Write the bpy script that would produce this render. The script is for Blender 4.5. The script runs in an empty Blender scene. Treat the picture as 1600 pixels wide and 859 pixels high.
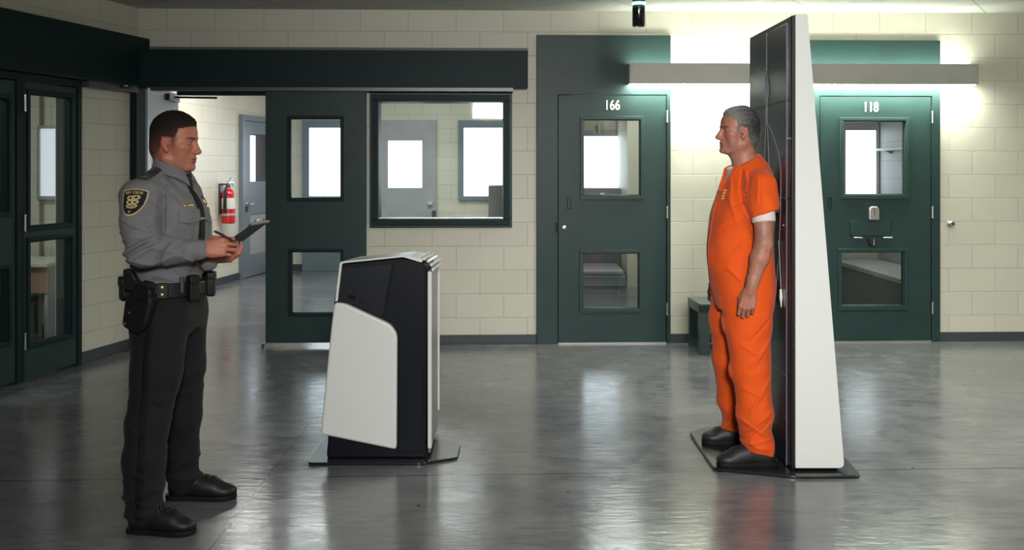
import bpy, bmesh, math, random
import numpy as np
from mathutils import Vector, Matrix
random.seed(7)
PI = math.pi
SC = bpy.context.scene
COL = SC.collection

# ---------------------------------------------------------------- camera geometry
FPX, CXP, HYP, EYE = 1600.0, 800.0, 258.0, 1.5      # focal length, centre column, horizon row (of a 1600x859 frame), eye height
def at(px, py, Y):                                   # point of the place seen at (px,py) at distance Y
    return Vector(((px-CXP)/FPX*Y, Y, EYE+(HYP-py)/FPX*Y))
def ground(px, py):
    return at(px, py, EYE*FPX/(py-HYP))

class Frame:                                         # a wall's own axes: u along it, v behind it, z up
    def __init__(s, x, y, ang):
        s.o = Vector((x, y, 0)); s.a = ang
        s.u = Vector((math.cos(ang), math.sin(ang), 0)); s.v = Vector((-math.sin(ang), math.cos(ang), 0))
    def hit(s, px, py, v=0.0):
        d = Vector(((px-CXP)/FPX, 1, (HYP-py)/FPX)); e = Vector((0, 0, EYE))
        t = (s.v.dot(s.o-e)+v)/s.v.dot(d)
        p = e+d*t
        return s.u.dot(p-s.o), p.z
    def w(s, u, v, z):
        return s.o+s.u*u+s.v*v+Vector((0, 0, z))
WORLD = Frame(0, 0, 0)

# ---------------------------------------------------------------- materials
def mat(name, col=(.5, .5, .5), rough=.5, metal=0.0, spec=.5, emit=None, estr=1.0, coat=0.0):
    m = bpy.data.materials.new(name); m.use_nodes = True
    b = m.node_tree.nodes['Principled BSDF']
    b.inputs['Base Color'].default_value = (*col, 1)
    b.inputs['Roughness'].default_value = rough
    b.inputs['Metallic'].default_value = metal
    b.inputs['Specular IOR Level'].default_value = spec
    b.inputs['Coat Weight'].default_value = coat
    if emit:
        b.inputs['Emission Color'].default_value = (*emit, 1)
        b.inputs['Emission Strength'].default_value = estr
    return m
class NT:                                            # tiny node helper
    def __init__(s, m):
        s.t = m.node_tree; s.n = s.t.nodes; s.b = s.n['Principled BSDF']; s.l = s.t.links
    def add(s, typ, **kw):
        n = s.n.new(typ)
        for k, v in kw.items():
            if k in n.inputs.keys(): n.inputs[k].default_value = v
            else: setattr(n, k, v)
        return n
    def link(s, a, b): s.l.new(a, b)
    def coords(s, scale=(1, 1, 1), rot=(0, 0, 0), loc=(0, 0, 0)):
        tc = s.add('ShaderNodeTexCoord'); mp = s.add('ShaderNodeMapping')
        mp.inputs['Scale'].default_value = scale; mp.inputs['Rotation'].default_value = rot; mp.inputs['Location'].default_value = loc
        s.link(tc.outputs['Object'], mp.inputs['Vector']); return mp.outputs['Vector']
    def noise(s, vec, scale, detail=4, rough=.55, dist=0):
        n = s.add('ShaderNodeTexNoise'); n.inputs['Scale'].default_value = scale; n.inputs['Detail'].default_value = detail
        n.inputs['Roughness'].default_value = rough; n.inputs['Distortion'].default_value = dist
        s.link(vec, n.inputs['Vector']); return n.outputs['Fac']
    def ramp(s, fac, stops):
        r = s.add('ShaderNodeValToRGB'); e = r.color_ramp.elements
        while len(e) < len(stops): e.new(.5)
        for i, (p, c) in enumerate(stops):
            e[i].position = p; e[i].color = (*c, 1) if len(c) == 3 else c
        s.link(fac, r.inputs['Fac']); return r.outputs['Color']
    def bump(s, h, strength=.3, dist=.01, prev=None):
        b = s.add('ShaderNodeBump'); b.inputs['Strength'].default_value = strength; b.inputs['Distance'].default_value = dist
        s.link(h, b.inputs['Height'])
        if prev is not None: s.link(prev, b.inputs['Normal'])
        s.link(b.outputs['Normal'], s.b.inputs['Normal']); return b.outputs['Normal']
    def mix(s, fac, a, b, blend='MIX'):
        m = s.add('ShaderNodeMix', data_type='RGBA', blend_type=blend)
        for sock, v in ((m.inputs[0], fac), (m.inputs[6], a), (m.inputs[7], b)):
            if hasattr(v, 'is_output'): s.link(v, sock)
            elif isinstance(v, (int, float)): sock.default_value = v
            else: sock.default_value = (*v, 1)
        return m.outputs[2]
    def math(s, op, a, b=0.0):
        m = s.add('ShaderNodeMath', operation=op)
        for sock, v in ((m.inputs[0], a), (m.inputs[1], b)):
            if hasattr(v, 'is_output'): s.link(v, sock)
            else: sock.default_value = v
        return m.outputs[0]

def paint(name, col, rough=.4, var=.12, bump=.04, scale=6, coat=0.0, spec=.5):       # brushed/rolled paint, slight unevenness
    m = mat(name, col, rough, coat=coat, spec=spec); t = NT(m); v = t.coords()
    n = t.noise(v, scale, 5)
    lo = tuple(c*(1-var) for c in col); hi = tuple(min(1, c*(1+var)) for c in col)
    t.link(t.ramp(n, [(.3, lo), (.7, hi)]), t.b.inputs['Base Color'])
    f = t.noise(v, 160, 2); t.bump(f, bump, .002)
    return m
def cloth(name, col, rough=.85, var=.15, weave=900, bump=.12, sheen=.15):
    m = mat(name, col, rough, spec=.25); t = NT(m); v = t.coords()
    n = t.noise(v, 9, 4)
    lo = tuple(c*(1-var) for c in col); hi = tuple(min(1, c*(1+var)) for c in col)
    t.link(t.ramp(n, [(.3, lo), (.7, hi)]), t.b.inputs['Base Color'])
    a = t.noise(v, weave, 2); b = t.noise(v, 26, 5, .6)
    nb = t.bump(b, .25, .006); t.bump(a, bump, .001, nb)
    t.b.inputs['Sheen Weight'].default_value = sheen
    return m
def block_mat(name, col, swap, off=(0, 0), var=.05):                        # painted concrete block, courses 0.2 m
    m = mat(name, col, .48); t = NT(m)
    tc = t.add('ShaderNodeTexCoord'); sep = t.add('ShaderNodeSeparateXYZ'); cmb = t.add('ShaderNodeCombineXYZ')
    t.link(tc.outputs['Object'], sep.inputs[0])
    t.link(t.math('ADD', sep.outputs[1 if swap else 0], off[0]), cmb.inputs[0]); t.link(t.math('ADD', sep.outputs[2], off[1]), cmb.inputs[1])
    br = t.add('ShaderNodeTexBrick'); t.link(cmb.outputs[0], br.inputs['Vector'])
    br.offset = .5; br.inputs['Scale'].default_value = 1.0; br.inputs['Mortar Size'].default_value = .0045
    br.inputs['Mortar Smooth'].default_value = .6; br.inputs['Brick Width'].default_value = .40; br.inputs['Row Height'].default_value = .20
    br.inputs['Color1'].default_value = (*col, 1); br.inputs['Color2'].default_value = (*[c*.955 for c in col], 1)
    br.inputs['Mortar'].default_value = (*[c*.80 for c in col], 1)
    v = t.coords(); n = t.noise(v, 3, 5)
    sh = t.ramp(n, [(.3, (1-var,)*3), (.7, (1, 1, 1))])
    t.link(t.mix(1.0, br.outputs['Color'], sh, 'MULTIPLY'), t.b.inputs['Base Color'])
    inv = t.math('SUBTRACT', 1.0, br.outputs['Fac'])
    fine = t.noise(v, 70, 4, .65)
    nb = t.bump(inv, .55, .004); t.bump(fine, .10, .004, nb)
    return m
def glass_mat(name, tint=(.93, .97, .96), refl=1.0):                        # one thin pane: see-through with Fresnel reflections
    m = bpy.data.materials.new(name); m.use_nodes = True; t = m.node_tree; t.nodes.clear()
    o = t.nodes.new('ShaderNodeOutputMaterial'); mx = t.nodes.new('ShaderNodeMixShader')
    tr = t.nodes.new('ShaderNodeBsdfTransparent'); gl = t.nodes.new('ShaderNodeBsdfGlossy'); fr = t.nodes.new('ShaderNodeFresnel')
    tr.inputs[0].default_value = (*tint, 1); gl.inputs['Roughness'].default_value = .02; ge = t.nodes.new('ShaderNodeNewGeometry'); mi = t.nodes.new('ShaderNodeMix'); mi.inputs[2].default_value = 1.45; mi.inputs[3].default_value = 1/1.45
    t.links.new(ge.outputs['Backfacing'], mi.inputs[0]); t.links.new(mi.outputs[0], fr.inputs[0])
    t.links.new(fr.outputs[0], mx.inputs[0]); t.links.new(tr.outputs[0], mx.inputs[1]); t.links.new(gl.outputs[0], mx.inputs[2])
    t.links.new(mx.outputs[0], o.inputs[0]); return m

# ---------------------------------------------------------------- mesh builder
class MB:
    def __init__(s): s.v = []; s.f = []
    def _add(s, vs, fs):
        n = len(s.v); s.v += [tuple(v) for v in vs]; s.f += [tuple(i+n for i in f) for f in fs]; return s
    def box(s, x0, x1, y0, y1, z0, z1):
        x0, x1 = sorted((x0, x1)); y0, y1 = sorted((y0, y1)); z0, z1 = sorted((z0, z1))
        return s._add([(x, y, z) for z in (z0, z1) for y in (y0, y1) for x in (x0, x1)],
                      [(0, 2, 3, 1), (4, 5, 7, 6), (0, 1, 5, 4), (2, 6, 7, 3), (0, 4, 6, 2), (1, 3, 7, 5)])
    def prism(s, poly, axis, lo, hi):                 # poly in the two other axes (cyclic xyz order kept), extruded along axis
        if axis == 'z': P = lambda a, b, h: (a, b, h)
        elif axis == 'y': P = lambda a, b, h: (a, h, b)
        else: P = lambda a, b, h: (h, a, b)
        n = len(poly); A = [P(a, b, lo) for a, b in poly]; B = [P(a, b, hi) for a, b in poly]
        return s._add(A+B, [tuple(range(n))[::-1], tuple(range(n, 2*n))]+[(i, (i+1) % n, n+(i+1) % n, n+i) for i in range(n)])
    def loft(s, rings, cap=True, closed=True):
        n = len(rings[0]); vs = [p for r in rings for p in r]; fs = []
        for k in range(len(rings)-1):
            for i in range(n if closed else n-1):
                j = (i+1) % n; fs.append((k*n+i, k*n+j, (k+1)*n+j, (k+1)*n+i))
        if cap: fs += [tuple(range(n))[::-1], tuple(range((len(rings)-1)*n, len(rings)*n))]
        return s._add(vs, fs)
    def tube(s, pts, r, n=10, cap=True):
        pts = [Vector(p) for p in pts]; rs = r if isinstance(r, (list, tuple)) else [r]*len(pts); rings = []
        t0 = (pts[1]-pts[0]).normalized(); a = t0.orthogonal().normalized()
        for i, p in enumerate(pts):
            t = ((pts[min(i+1, len(pts)-1)]-pts[max(i-1, 0)])).normalized()
            a = (a-t*a.dot(t)).normalized(); b = t.cross(a)
            rings.append([p+(a*math.cos(2*PI*k/n)+b*math.sin(2*PI*k/n))*rs[i] for k in range(n)])
        return s.loft(rings, cap)
    def cyl(s, p0, p1, r, n=20, r1=None): return s.tube([p0, p1], [r, r if r1 is None else r1], n)
    def lathe(s, prof, c=(0, 0, 0), n=24, axis='z'):
        rings = []
        for r, h in prof:
            ring = []
            for k in range(n):
                a = 2*PI*k/n; x, y = r*math.cos(a), r*math.sin(a)
                ring.append((c[0]+x, c[1]+y, c[2]+h) if axis == 'z' else (c[0]+x, c[1]-h, c[2]+y))
            rings.append(ring)
        return s.loft(rings)
    def build(s, name, m, parent=None, frame=None, origin=(0, 0, 0), bevel=0, seg=2, smooth=True):
        me = bpy.data.meshes.new(name)
        me.from_pydata([(a-origin[0], b-origin[1], c-origin[2]) for a, b, c in s.v], [], s.f)
        bm = bmesh.new(); bm.from_mesh(me); bmesh.ops.recalc_face_normals(bm, faces=bm.faces); bm.to_mesh(me); bm.free()
        if smooth:
            me.shade_smooth(); me.set_sharp_from_angle(angle=math.radians(32))
        me.materials.append(m)
        o = bpy.data.objects.new(name, me); COL.objects.link(o)
        if parent is not None: o.parent = parent
        elif frame is not None:
            o.location = frame.w(*origin); o.rotation_euler = (0, 0, frame.a)
        else: o.location = origin
        if bevel:
            b = o.modifiers.new('bevel', 'BEVEL'); b.width = bevel; b.segments = seg; b.limit_method = 'ANGLE'; b.angle_limit = math.radians(40)
        return o
def rrect(x0, x1, y0, y1, r, n=5):                    # rounded rectangle outline
    out = []
    for cx, cy, a0 in ((x1-r, y0+r, -90), (x1-r, y1-r, 0), (x0+r, y1-r, 90), (x0+r, y0+r, 180)):
        for k in range(n+1):
            a = math.radians(a0+90*k/n); out.append((cx+r*math.cos(a), cy+r*math.sin(a)))
    return out
def round_poly(P, radii, n=5):                        # polygon with filleted corners
    out = []; N = len(P)
    for i, p in enumerate(P):
        r = radii[i] if isinstance(radii, (list, tuple)) else radii
        p = Vector(p); a = (Vector(P[i-1])-p); b = (Vector(P[(i+1) % N])-p)
        t = min(r, a.length*.45, b.length*.45)
        if t < 1e-5: out.append(tuple(p)); continue
        A = p+a.normalized()*t; B = p+b.normalized()*t
        for k in range(n+1):
            s = k/n; out.append(tuple(A*(1-s)**2+p*2*s*(1-s)+B*s*s))
    return out
def ring_frame(mb, u0, u1, z0, z1, w, v0, v1):        # rectangular frame of width w (inside the given outline)
    mb.box(u0, u1, v0, v1, z0, z0+w); mb.box(u0, u1, v0, v1, z1-w, z1)
    mb.box(u0, u0+w, v0, v1, z0+w, z1-w); mb.box(u1-w, u1, v0, v1, z0+w, z1-w)
def panel_holes(mb, u0, u1, z0, z1, v0, v1, holes):   # slab with rectangular holes, no inner faces
    us = sorted({u0, u1, *[x for h in holes for x in h[:2] if u0 < x < u1]}); zs = sorted({z0, z1, *[x for h in holes for x in h[2:] if z0 < x < z1]})
    def solid(i, j):
        if not (0 <= i < len(us)-1 and 0 <= j < len(zs)-1): return False
        cu, cz = (us[i]+us[i+1])/2, (zs[j]+zs[j+1])/2
        return not any(h[0] < cu < h[1] and h[2] < cz < h[3] for h in holes)
    idx = {}
    vs = []; fs = []
    def V(i, j, k):
        if (i, j, k) not in idx: idx[(i, j, k)] = len(vs); vs.append((us[i], (v0, v1)[k], zs[j]))
        return idx[(i, j, k)]
    for i in range(len(us)-1):
        for j in range(len(zs)-1):
            if not solid(i, j): continue
            fs.append((V(i, j, 0), V(i+1, j, 0), V(i+1, j+1, 0), V(i, j+1, 0)))
            fs.append((V(i, j, 1), V(i, j+1, 1), V(i+1, j+1, 1), V(i+1, j, 1)))
            if not solid(i-1, j): fs.append((V(i, j, 0), V(i, j+1, 0), V(i, j+1, 1), V(i, j, 1)))
            if not solid(i+1, j): fs.append((V(i+1, j, 0), V(i+1, j, 1), V(i+1, j+1, 1), V(i+1, j+1, 0)))
            if not solid(i, j-1): fs.append((V(i, j, 0), V(i, j, 1), V(i+1, j, 1), V(i+1, j, 0)))
            if not solid(i, j+1): fs.append((V(i, j+1, 0), V(i+1, j+1, 0), V(i+1, j+1, 1), V(i, j+1, 1)))
    return mb._add(vs, fs)
def tag(o, label, cat, group=None, kind=None):
    o['label'] = label; o['category'] = cat
    if group: o['group'] = group
    if kind: o['kind'] = kind
    return o
def thing(name, label, cat, origin=(0, 0, 0), frame=WORLD, group=None, kind=None):
    o = bpy.data.objects.new(name, None); COL.objects.link(o); o.empty_display_size = .1
    o.location = frame.w(*origin); o.rotation_euler = (0, 0, frame.a)
    return tag(o, label, cat, group, kind)
FONT = {}
def text_obj(name, body, size, m, parent, loc, rot, depth=.002, bold=0.0, sx=1.0, align='CENTER'):
    cu = bpy.data.curves.new(name, 'FONT'); cu.body = body; cu.size = size; cu.extrude = depth; cu.offset = bold
    cu.align_x = align; cu.align_y = 'CENTER'
    tmp = bpy.data.objects.new(name, cu); COL.objects.link(tmp)
    dg = bpy.context.evaluated_depsgraph_get()
    me = bpy.data.meshes.new_from_object(tmp.evaluated_get(dg)); COL.objects.unlink(tmp); bpy.data.objects.remove(tmp)
    me.materials.clear(); me.materials.append(m)
    o = bpy.data.objects.new(name, me); COL.objects.link(o); o.parent = parent
    o.location = loc; o.rotation_euler = rot; o.scale = (sx, 1, 1)
    return o
# ================================================================= the room
CEIL = 2.80
BACK = Frame(0, 8.608, math.atan(.0348))
_A = Vector((-3.45, 6.90)); _B = Vector((-3.097, 8.50))
LEFT = Frame(_B.x, _B.y, math.atan2(_B.y-_A.y, _B.x-_A.x))          # u = 0 at the corner, negative towards the viewer
CREAM = (.66, .64, .535)
M_WALL = block_mat('painted_block_wall', CREAM, False, (.07, -.02))
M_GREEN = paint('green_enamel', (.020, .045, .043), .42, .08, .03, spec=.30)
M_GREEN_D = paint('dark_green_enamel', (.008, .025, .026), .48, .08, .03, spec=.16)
M_BASE = paint('dark_baseboard', (.045, .055, .060), .5)
M_CREAMP = paint('cream_paint', CREAM, .5, .03)
M_GREYP = paint('grey_paint', (.34, .35, .37), .45, .06)
M_BLUEGREY = paint('blue_grey_paint', (.16, .20, .235), .35, .06)
M_PALEBLUE = paint('pale_blue_paint', (.30, .36, .42), .35, .06)
M_STEEL = mat('brushed_steel', (.62, .62, .60), .32, 1.0)
M_DARKSTEEL = mat('dark_steel', (.10, .10, .11), .4, .8)
M_BLACK = mat('black_plastic', (.012, .012, .014), .42)
M_WHITEP = mat('white_lettering', (.80, .80, .74), .5)
M_GLASS = glass_mat('window_glass')
M_DAY = mat('bright_daylight_pane', (.8, .8, .8), .3, emit=(.80, .89, 1.0), estr=3.6)
M_DAYL = mat('dim_daylight_pane', (.8, .8, .8), .3, emit=(.80, .86, 1.0), estr=.55)

# ---- floor (polished concrete)
m = mat('polished_concrete', (.2, .2, .2), .3, spec=.36); t = NT(m); v = t.coords()
n1 = t.noise(v, .9, 6, .6, .4); n2 = t.noise(v, 5, 5, .6, .6)
c1 = t.ramp(n1, [(.3, (.108, .110, .122)), (.7, (.178, .181, .182))])
c2 = t.ramp(n2, [(.3, (.80, .80, .80)), (.72, (1.12, 1.12, 1.12))])
c = t.mix(1.0, c1, c2, 'MULTIPLY')
sp = t.add('ShaderNodeTexVoronoi'); sp.inputs['Scale'].default_value = 3.3; t.link(v, sp.inputs['Vector'])       # pits
pit = t.math('LESS_THAN', sp.outputs['Distance'], .034)
pit = t.math('MULTIPLY', pit, t.math('GREATER_THAN', n2, .52))
c = t.mix(pit, c, (.03, .03, .032))
tc = t.add('ShaderNodeTexCoord'); sep = t.add('ShaderNodeSeparateXYZ'); t.link(tc.outputs['Object'], sep.inputs[0])
jx = t.math('LESS_THAN', t.math('ABSOLUTE', t.math('ADD', sep.outputs[0], 1.18)), .0042)
jy = t.math('LESS_THAN', t.math('ABSOLUTE', t.math('SUBTRACT', t.math('SUBTRACT', sep.outputs[1], 4.97), t.math('MULTIPLY', sep.outputs[0], .042))), .005)
jt = t.math('LESS_THAN', t.math('ABSOLUTE', t.math('SUBTRACT', t.math('SUBTRACT', sep.outputs[1], 8.42), t.math('MULTIPLY', sep.outputs[0], .0348))), .006)
jt = t.math('MULTIPLY', jt, t.math('LESS_THAN', sep.outputs[0], -1.95))
j = t.math('MINIMUM', t.math('ADD', t.math('ADD', jx, jy), jt), 1.0)
t.link(t.mix(j, c, (.02, .02, .024)), t.b.inputs['Base Color'])
vs = t.coords((1.0, 3.2, 1), (0, 0, .5)); tr = t.noise(vs, 5.0, 3, .5, 1.6); vs2 = t.coords((1.0, 6.0, 1), (0, 0, -.35)); st = t.noise(vs2, 2.2, 4, .55, 2.2)
c3 = t.mix(.5, c, t.ramp(st, [(.34, (.62, .62, .64)), (.5, (1, 1, 1)), (.68, (1.15, 1.15, 1.12))]), 'MULTIPLY'); t.link(t.mix(j, c3, (.02, .02, .024)), t.b.inputs['Base Color'])                                     # trowel marks
rg = t.ramp(n2, [(.3, (.14,)*3), (.75, (.24,)*3)]); t.link(rg, t.b.inputs['Roughness'])
nb = t.bump(tr, .085, .012); nb = t.bump(st, .07, .010, nb); fine = t.noise(v, 34, 5, .7); nb = t.bump(fine, .02, .004, nb); t.bump(j, -.15, .002, nb)
M_FLOOR = m
fl = MB().box(-8, 6.2, -6.6, 15.2, -.12, 0).build('floor', M_FLOOR); tag(fl, 'polished grey concrete floor with trowel marks and saw-cut joints', 'floor', kind='structure')

# ---- ceiling (lay-in tiles)
m = mat('ceiling_tile', (.55, .56, .52), .8); t = NT(m); v = t.coords()
br = t.add('ShaderNodeTexBrick'); t.link(t.coords(rot=(0, 0, math.radians(32))), br.inputs['Vector']); br.offset = 0
for k, x in (('Scale', 1.0), ('Mortar Size', .008), ('Brick Width', 1.2), ('Row Height', .6)): br.inputs[k].default_value = x
br.inputs['Color1'].default_value = (.56, .57, .53, 1); br.inputs['Color2'].default_value = (.53, .54, .50, 1); br.inputs['Mortar'].default_value = (.34, .34, .32, 1)
t.link(br.outputs['Color'], t.b.inputs['Base Color']); t.bump(t.noise(v, 120, 3), .15, .004)
ce = MB().box(-8, 6.2, -6.6, 15.2, CEIL, CEIL+.12).build('ceiling', m); tag(ce, 'pale ceiling of large panels above the hall', 'ceiling', kind='structure')

# ---- back wall with its openings
def bx(px0, py0, px1, py1, v=0.0):                                   # pixel rectangle -> (u0,u1,z0,z1) on the back wall
    u0, z1 = BACK.hit(px0, py0, v); u1, z0 = BACK.hit(px1, py1, v); return u0, u1, z0, z1
OPEN = bx(221, 149, 573, 541); OPEN = (OPEN[0], OPEN[1], -.01, 2.19)
BWIN = bx(578, 145, 800, 355)
D166 = bx(838, 55, 1047, 537); D166 = (D166[0], D166[1], -.01, D166[3])
D118 = bx(1258, 63, 1467, 531); D118 = (D118[0], D118[1], -.01, D118[3])
WT = .20
mb = MB(); panel_holes(mb, -.02+BACK.hit(217, 300)[0], 6.0, 0, CEIL, 0, WT, [OPEN, BWIN, D166, D118])
wb = mb.build('wall_back', M_WALL, frame=BACK); tag(wb, 'cream painted block wall with the green doors and window', 'wall', kind='structure')
# baseboards
for i, (a, b) in enumerate(((OPEN[1], D166[0]), (D166[1], D118[0]), (D118[1], 6.0))):
    o = MB().box(a, b, -.012, 0, 0, .078).build('baseboard_back' if i == 0 else 'baseboard_back.%03d' % i, M_BASE, frame=BACK, bevel=.003)
    tag(o, ['dark baseboard under the wide window', 'dark baseboard between door 166 and the scanner tower', 'dark baseboard right of door 118'][i], 'baseboard', kind='structure')

# ---- header over the sliding door
h = bx(234, 75, 825, 137, -.16); mb = MB().box(-.02+BACK.hit(217, 300)[0], h[1], -.16, 0, h[2], h[3])
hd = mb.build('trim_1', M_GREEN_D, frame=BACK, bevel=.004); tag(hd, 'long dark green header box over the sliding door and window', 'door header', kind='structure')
lip = MB().box(h[0], h[1], -.172, 0, h[3]-.012, h[3]+.010).build('flashing', mat('header_cap', (.10, .10, .105), .5), hd)
MB().box(h[0], h[1]-.12, -.15, -.03, h[2]-.03, h[2]).build('door_track', M_DARKSTEEL, hd)
# jamb of the doorway
j0 = BACK.hit(206, 300, -.03)[0]
o = MB().box(-.02+BACK.hit(217, 300)[0], OPEN[0]+.0, -.03, WT+.03, 0, OPEN[3]+.02).box(BACK.hit(277, 149)[0], OPEN[1], -.02, .04, BACK.hit(277, 149)[1], OPEN[3]+.04).build('trim_2', M_GREEN_D, frame=BACK, bevel=.004)
tag(o, 'dark green door jamb and head of the open doorway', 'door frame', kind='structure')

# ---- doors
def glazing(parent, rect, v0, v1, mfr, w=.022, proud=.012, name='window_frame'):
    u0, u1, z0, z1 = rect
    mb = MB(); ring_frame(mb, u0-w, u1+w, z0-w, z1+w, w, v0-proud, v0+.004)
    ring_frame(mb, u0-.001, u1+.001, z0-.001, z1+.001, .008, v0+.002, v1)
    f = mb.build(name, mfr, parent, bevel=.003)
    MB().box(u0, u1, (v0+v1)/2-.003, (v0+v1)/2+.003, z0, z1).build('glass_pane', M_GLASS, f)
    return f
def hinge(parent, u, z, v, L=.085):
    mb = MB().cyl((u, v, z-L/2), (u, v, z+L/2), .0085, 12)
    for k in (-1, 1): mb.cyl((u, v, z+k*L/2), (u, v, z+k*(L/2+.008)), .0105, 12)
    for k in (-.3, 0, .3): mb.cyl((u, v, z+k*L-.001), (u, v, z+k*L+.001), .0095, 12)
    return mb.build('hinge', M_STEEL, parent)

# sliding door
S = bx(415, 137, 572, 541, -.09); sl = thing('door_1', 'dark green sliding door with two glass panes hanging under the header', 'door', ((S[0]+S[1])/2, -.09, 0), BACK, kind='structure')
SO = ((S[0]+S[1])/2, -.09, 0)
w1 = bx(453, 185, 533, 310, -.09); w2 = bx(455, 393, 533, 489, -.09)
def loc(r, O=None): O = O or SO; return (r[0]-O[0], r[1]-O[0], r[2], r[3])
mb = MB(); s = loc(S); panel_holes(mb, s[0], s[1], .034, s[3]+.06, -.005, .045, [loc(w1), loc(w2)])
leaf = mb.build('door_leaf', M_GREEN, sl, bevel=.003)
for w in (w1, w2): glazing(sl, loc(w), -.005, .045, M_GREEN_D)
MB().box(s[1]-.05, s[1], -.012, .05, .0, .034).build('bottom_guide', M_STEEL, sl)
MB().box(s[0]-.03, s[0]-.01, -.02, .06, .0, .03).build('floor_stop', M_DARKSTEEL, sl)

# wide window
u0, u1, z0, z1 = BWIN
wn = thing('window_1', 'wide fixed window in dark green frame beside the sliding door', 'window', ((u0+u1)/2, 0, z0), BACK, kind='structure'); O = ((u0+u1)/2, 0, z0)
mb = MB(); ring_frame(mb, u0-O[0], u1-O[0], 0, z1-z0, .075, -.03, WT+.02); fr = mb.build('window_frame', M_GREEN, wn, bevel=.004)
mb = MB(); ring_frame(mb, u0-O[0]+.02, u1-O[0]-.02, .02, z1-z0-.02, .045, -.05, -.029); mb.build('glazing_bead', M_GREEN_D, wn, bevel=.004)
MB().box(u0-O[0]+.075, u1-O[0]-.075, .06, .066, .075, z1-z0-.075).build('glass_pane', M_GLASS, wn)
mb = MB().box(u0-O[0]+.07, u1-O[0]-.07, -.0, .055, .075, .083); mb.build('window_sill', M_STEEL, wn)

# cell doors
def cell_door(n, label, D, leaf_px, win_px, low_px, hinge_px, num, num_px):
    O = ((D[0]+D[1])/2, 0, 0)
    d = thing('door_%d' % n, label, 'door', O, BACK, kind='structure')
    L = bx(*leaf_px); r = lambda q: loc(q, O)
    DL = r(D); LL = r(L)
    mb = MB(); panel_holes(mb, DL[0], DL[1], 0, DL[3], -.03, WT, [(LL[0]-.004, LL[1]+.004, -1, LL[3]+.004)])
    mb.build('door_frame', M_GREEN, d, bevel=.004)
    W1, W2 = r(bx(*win_px)), r(bx(*low_px))
    mb = MB(); panel_holes(mb, LL[0], LL[1], .014, LL[3], -.022, .03, [W1, W2]); mb.build('door_leaf', M_GREEN, d, bevel=.003)
    for W in (W1, W2): glazing(d, W, -.022, .03, M_GREEN, .028, .014)
    for W in (W1, W2): MB().box(W[0]-.03, W[1]+.03, -.042, -.02, W[2]-.034, W[2]-.026).build('window_sill', M_GREEN, d)
    for y in hinge_px[1]:
        u, z = BACK.hit(hinge_px[0], y); hinge(d, u-O[0], z, -.036)
    MB().box(LL[0], LL[1], -.03, .05, 0, .012).build('threshold', M_STEEL, d)
    u, z = BACK.hit(*num_px)
    text_obj('door_number', num, .115, M_WHITEP, d, (u-O[0], -.024, z), (PI/2, 0, 0), .0025, .002, .78)
    return d, O
d166, O166 = cell_door(2, 'green steel cell door numbered 166 left of the man in orange', D166, (872, 149, 1040, 535), (911, 187, 1000, 305), (910, 395, 998, 481), (1041, (182, 331, 482)), '166', (956, 165))
d118, O118 = cell_door(3, 'green steel cell door numbered 118 behind the scanner tower', D118, (1280, 151, 1453, 529), (1316, 189, 1413, 304), (1313, 393, 1411, 477), (1454, (183, 331, 480)), '118', (1359, 168))
# hardware of 166
u, z = BACK.hit(889, 317); mb = MB(); ring_frame(mb, u-O166[0]-.016, u-O166[0]+.016, z-.05, z+.05, .007, -.030, -.02); mb.build('recessed_pull', M_GREEN_D, d166, bevel=.002)
MB().box(u-O166[0]-.009, u-O166[0]+.009, -.024, -.0225, z-.044, z+.044).build('pull_recess', M_BLACK, d166)
u, z = BACK.hit(881, 355); MB().lathe([(.018, .022), (.018, .032), (.012, .034), (.012, .040), (.004, .041), (.0, .041)], (u-O166[0], 0, z), 20, 'y').build('lock_cylinder', M_STEEL, d166)
u, z = BACK.hit(870, 355); MB().box(u-O166[0]-.012, u-O166[0]+.004, -.04, -.022, z-.04, z+.04).build('strike_plate', M_GREEN_D, d166, bevel=.002)
# hardware of 118
u, z = BACK.hit(1295, 316); mb = MB(); ring_frame(mb, u-O118[0]-.016, u-O118[0]+.016, z-.05, z+.05, .007, -.030, -.02); mb.build('recessed_pull', M_GREEN_D, d118, bevel=.002)
u, z = BACK.hit(1361, 332); x = u-O118[0]
prof = round_poly([(x-.045, z-.06), (x+.045, z-.06), (x+.045, z+.055), (x-.045, z+.055)], [.012, .012, .035, .035])
MB().prism(prof, 'y', -.075, -.022).build('lock_box', M_STEEL, d118, bevel=.008, seg=3)
MB().box(x-.003, x+.003, -.078, -.074, z-.02, z+.035).build('keyhole_slot', M_DARKSTEEL, d118)
a = BACK.hit(1326, 342); b = BACK.hit(1391, 369)
out = rrect(a[0]-O118[0], b[0]-O118[0], b[1], a[1], .03); inn = rrect(a[0]-O118[0]+.006, b[0]-O118[0]-.006, b[1]+.006, a[1]-.006, .026)
MB().prism(out, 'y', -.027, -.0215).build('food_port_rim', M_GREEN_D, d118)
fp = MB().prism(inn, 'y', -.031, -.022).build('food_port_flap', M_GREEN, d118, bevel=.002)
for px in (1339, 1385):
    u, z = BACK.hit(px, 371); MB().cyl((u-O118[0]-.04, -.032, z), (u-O118[0]+.036, -.032, z), .008, 12).build('flap_hinge', M_STEEL, d118)
u, z = BACK.hit(1359, 377); x = u-O118[0]
lk = MB().prism(round_poly([(x-.035, z+.035), (x-.012, z-.035), (x+.036, z-.035), (x+.036, z+.03)], .008), 'y', -.052, -.022).build('flap_lock', M_BLACK, d118, bevel=.004)
MB().cyl((x+.014, -.056, z-.03), (x+.014, -.056, z+.022), .0045, 10).build('lock_lever', M_STEEL, d118)

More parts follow.
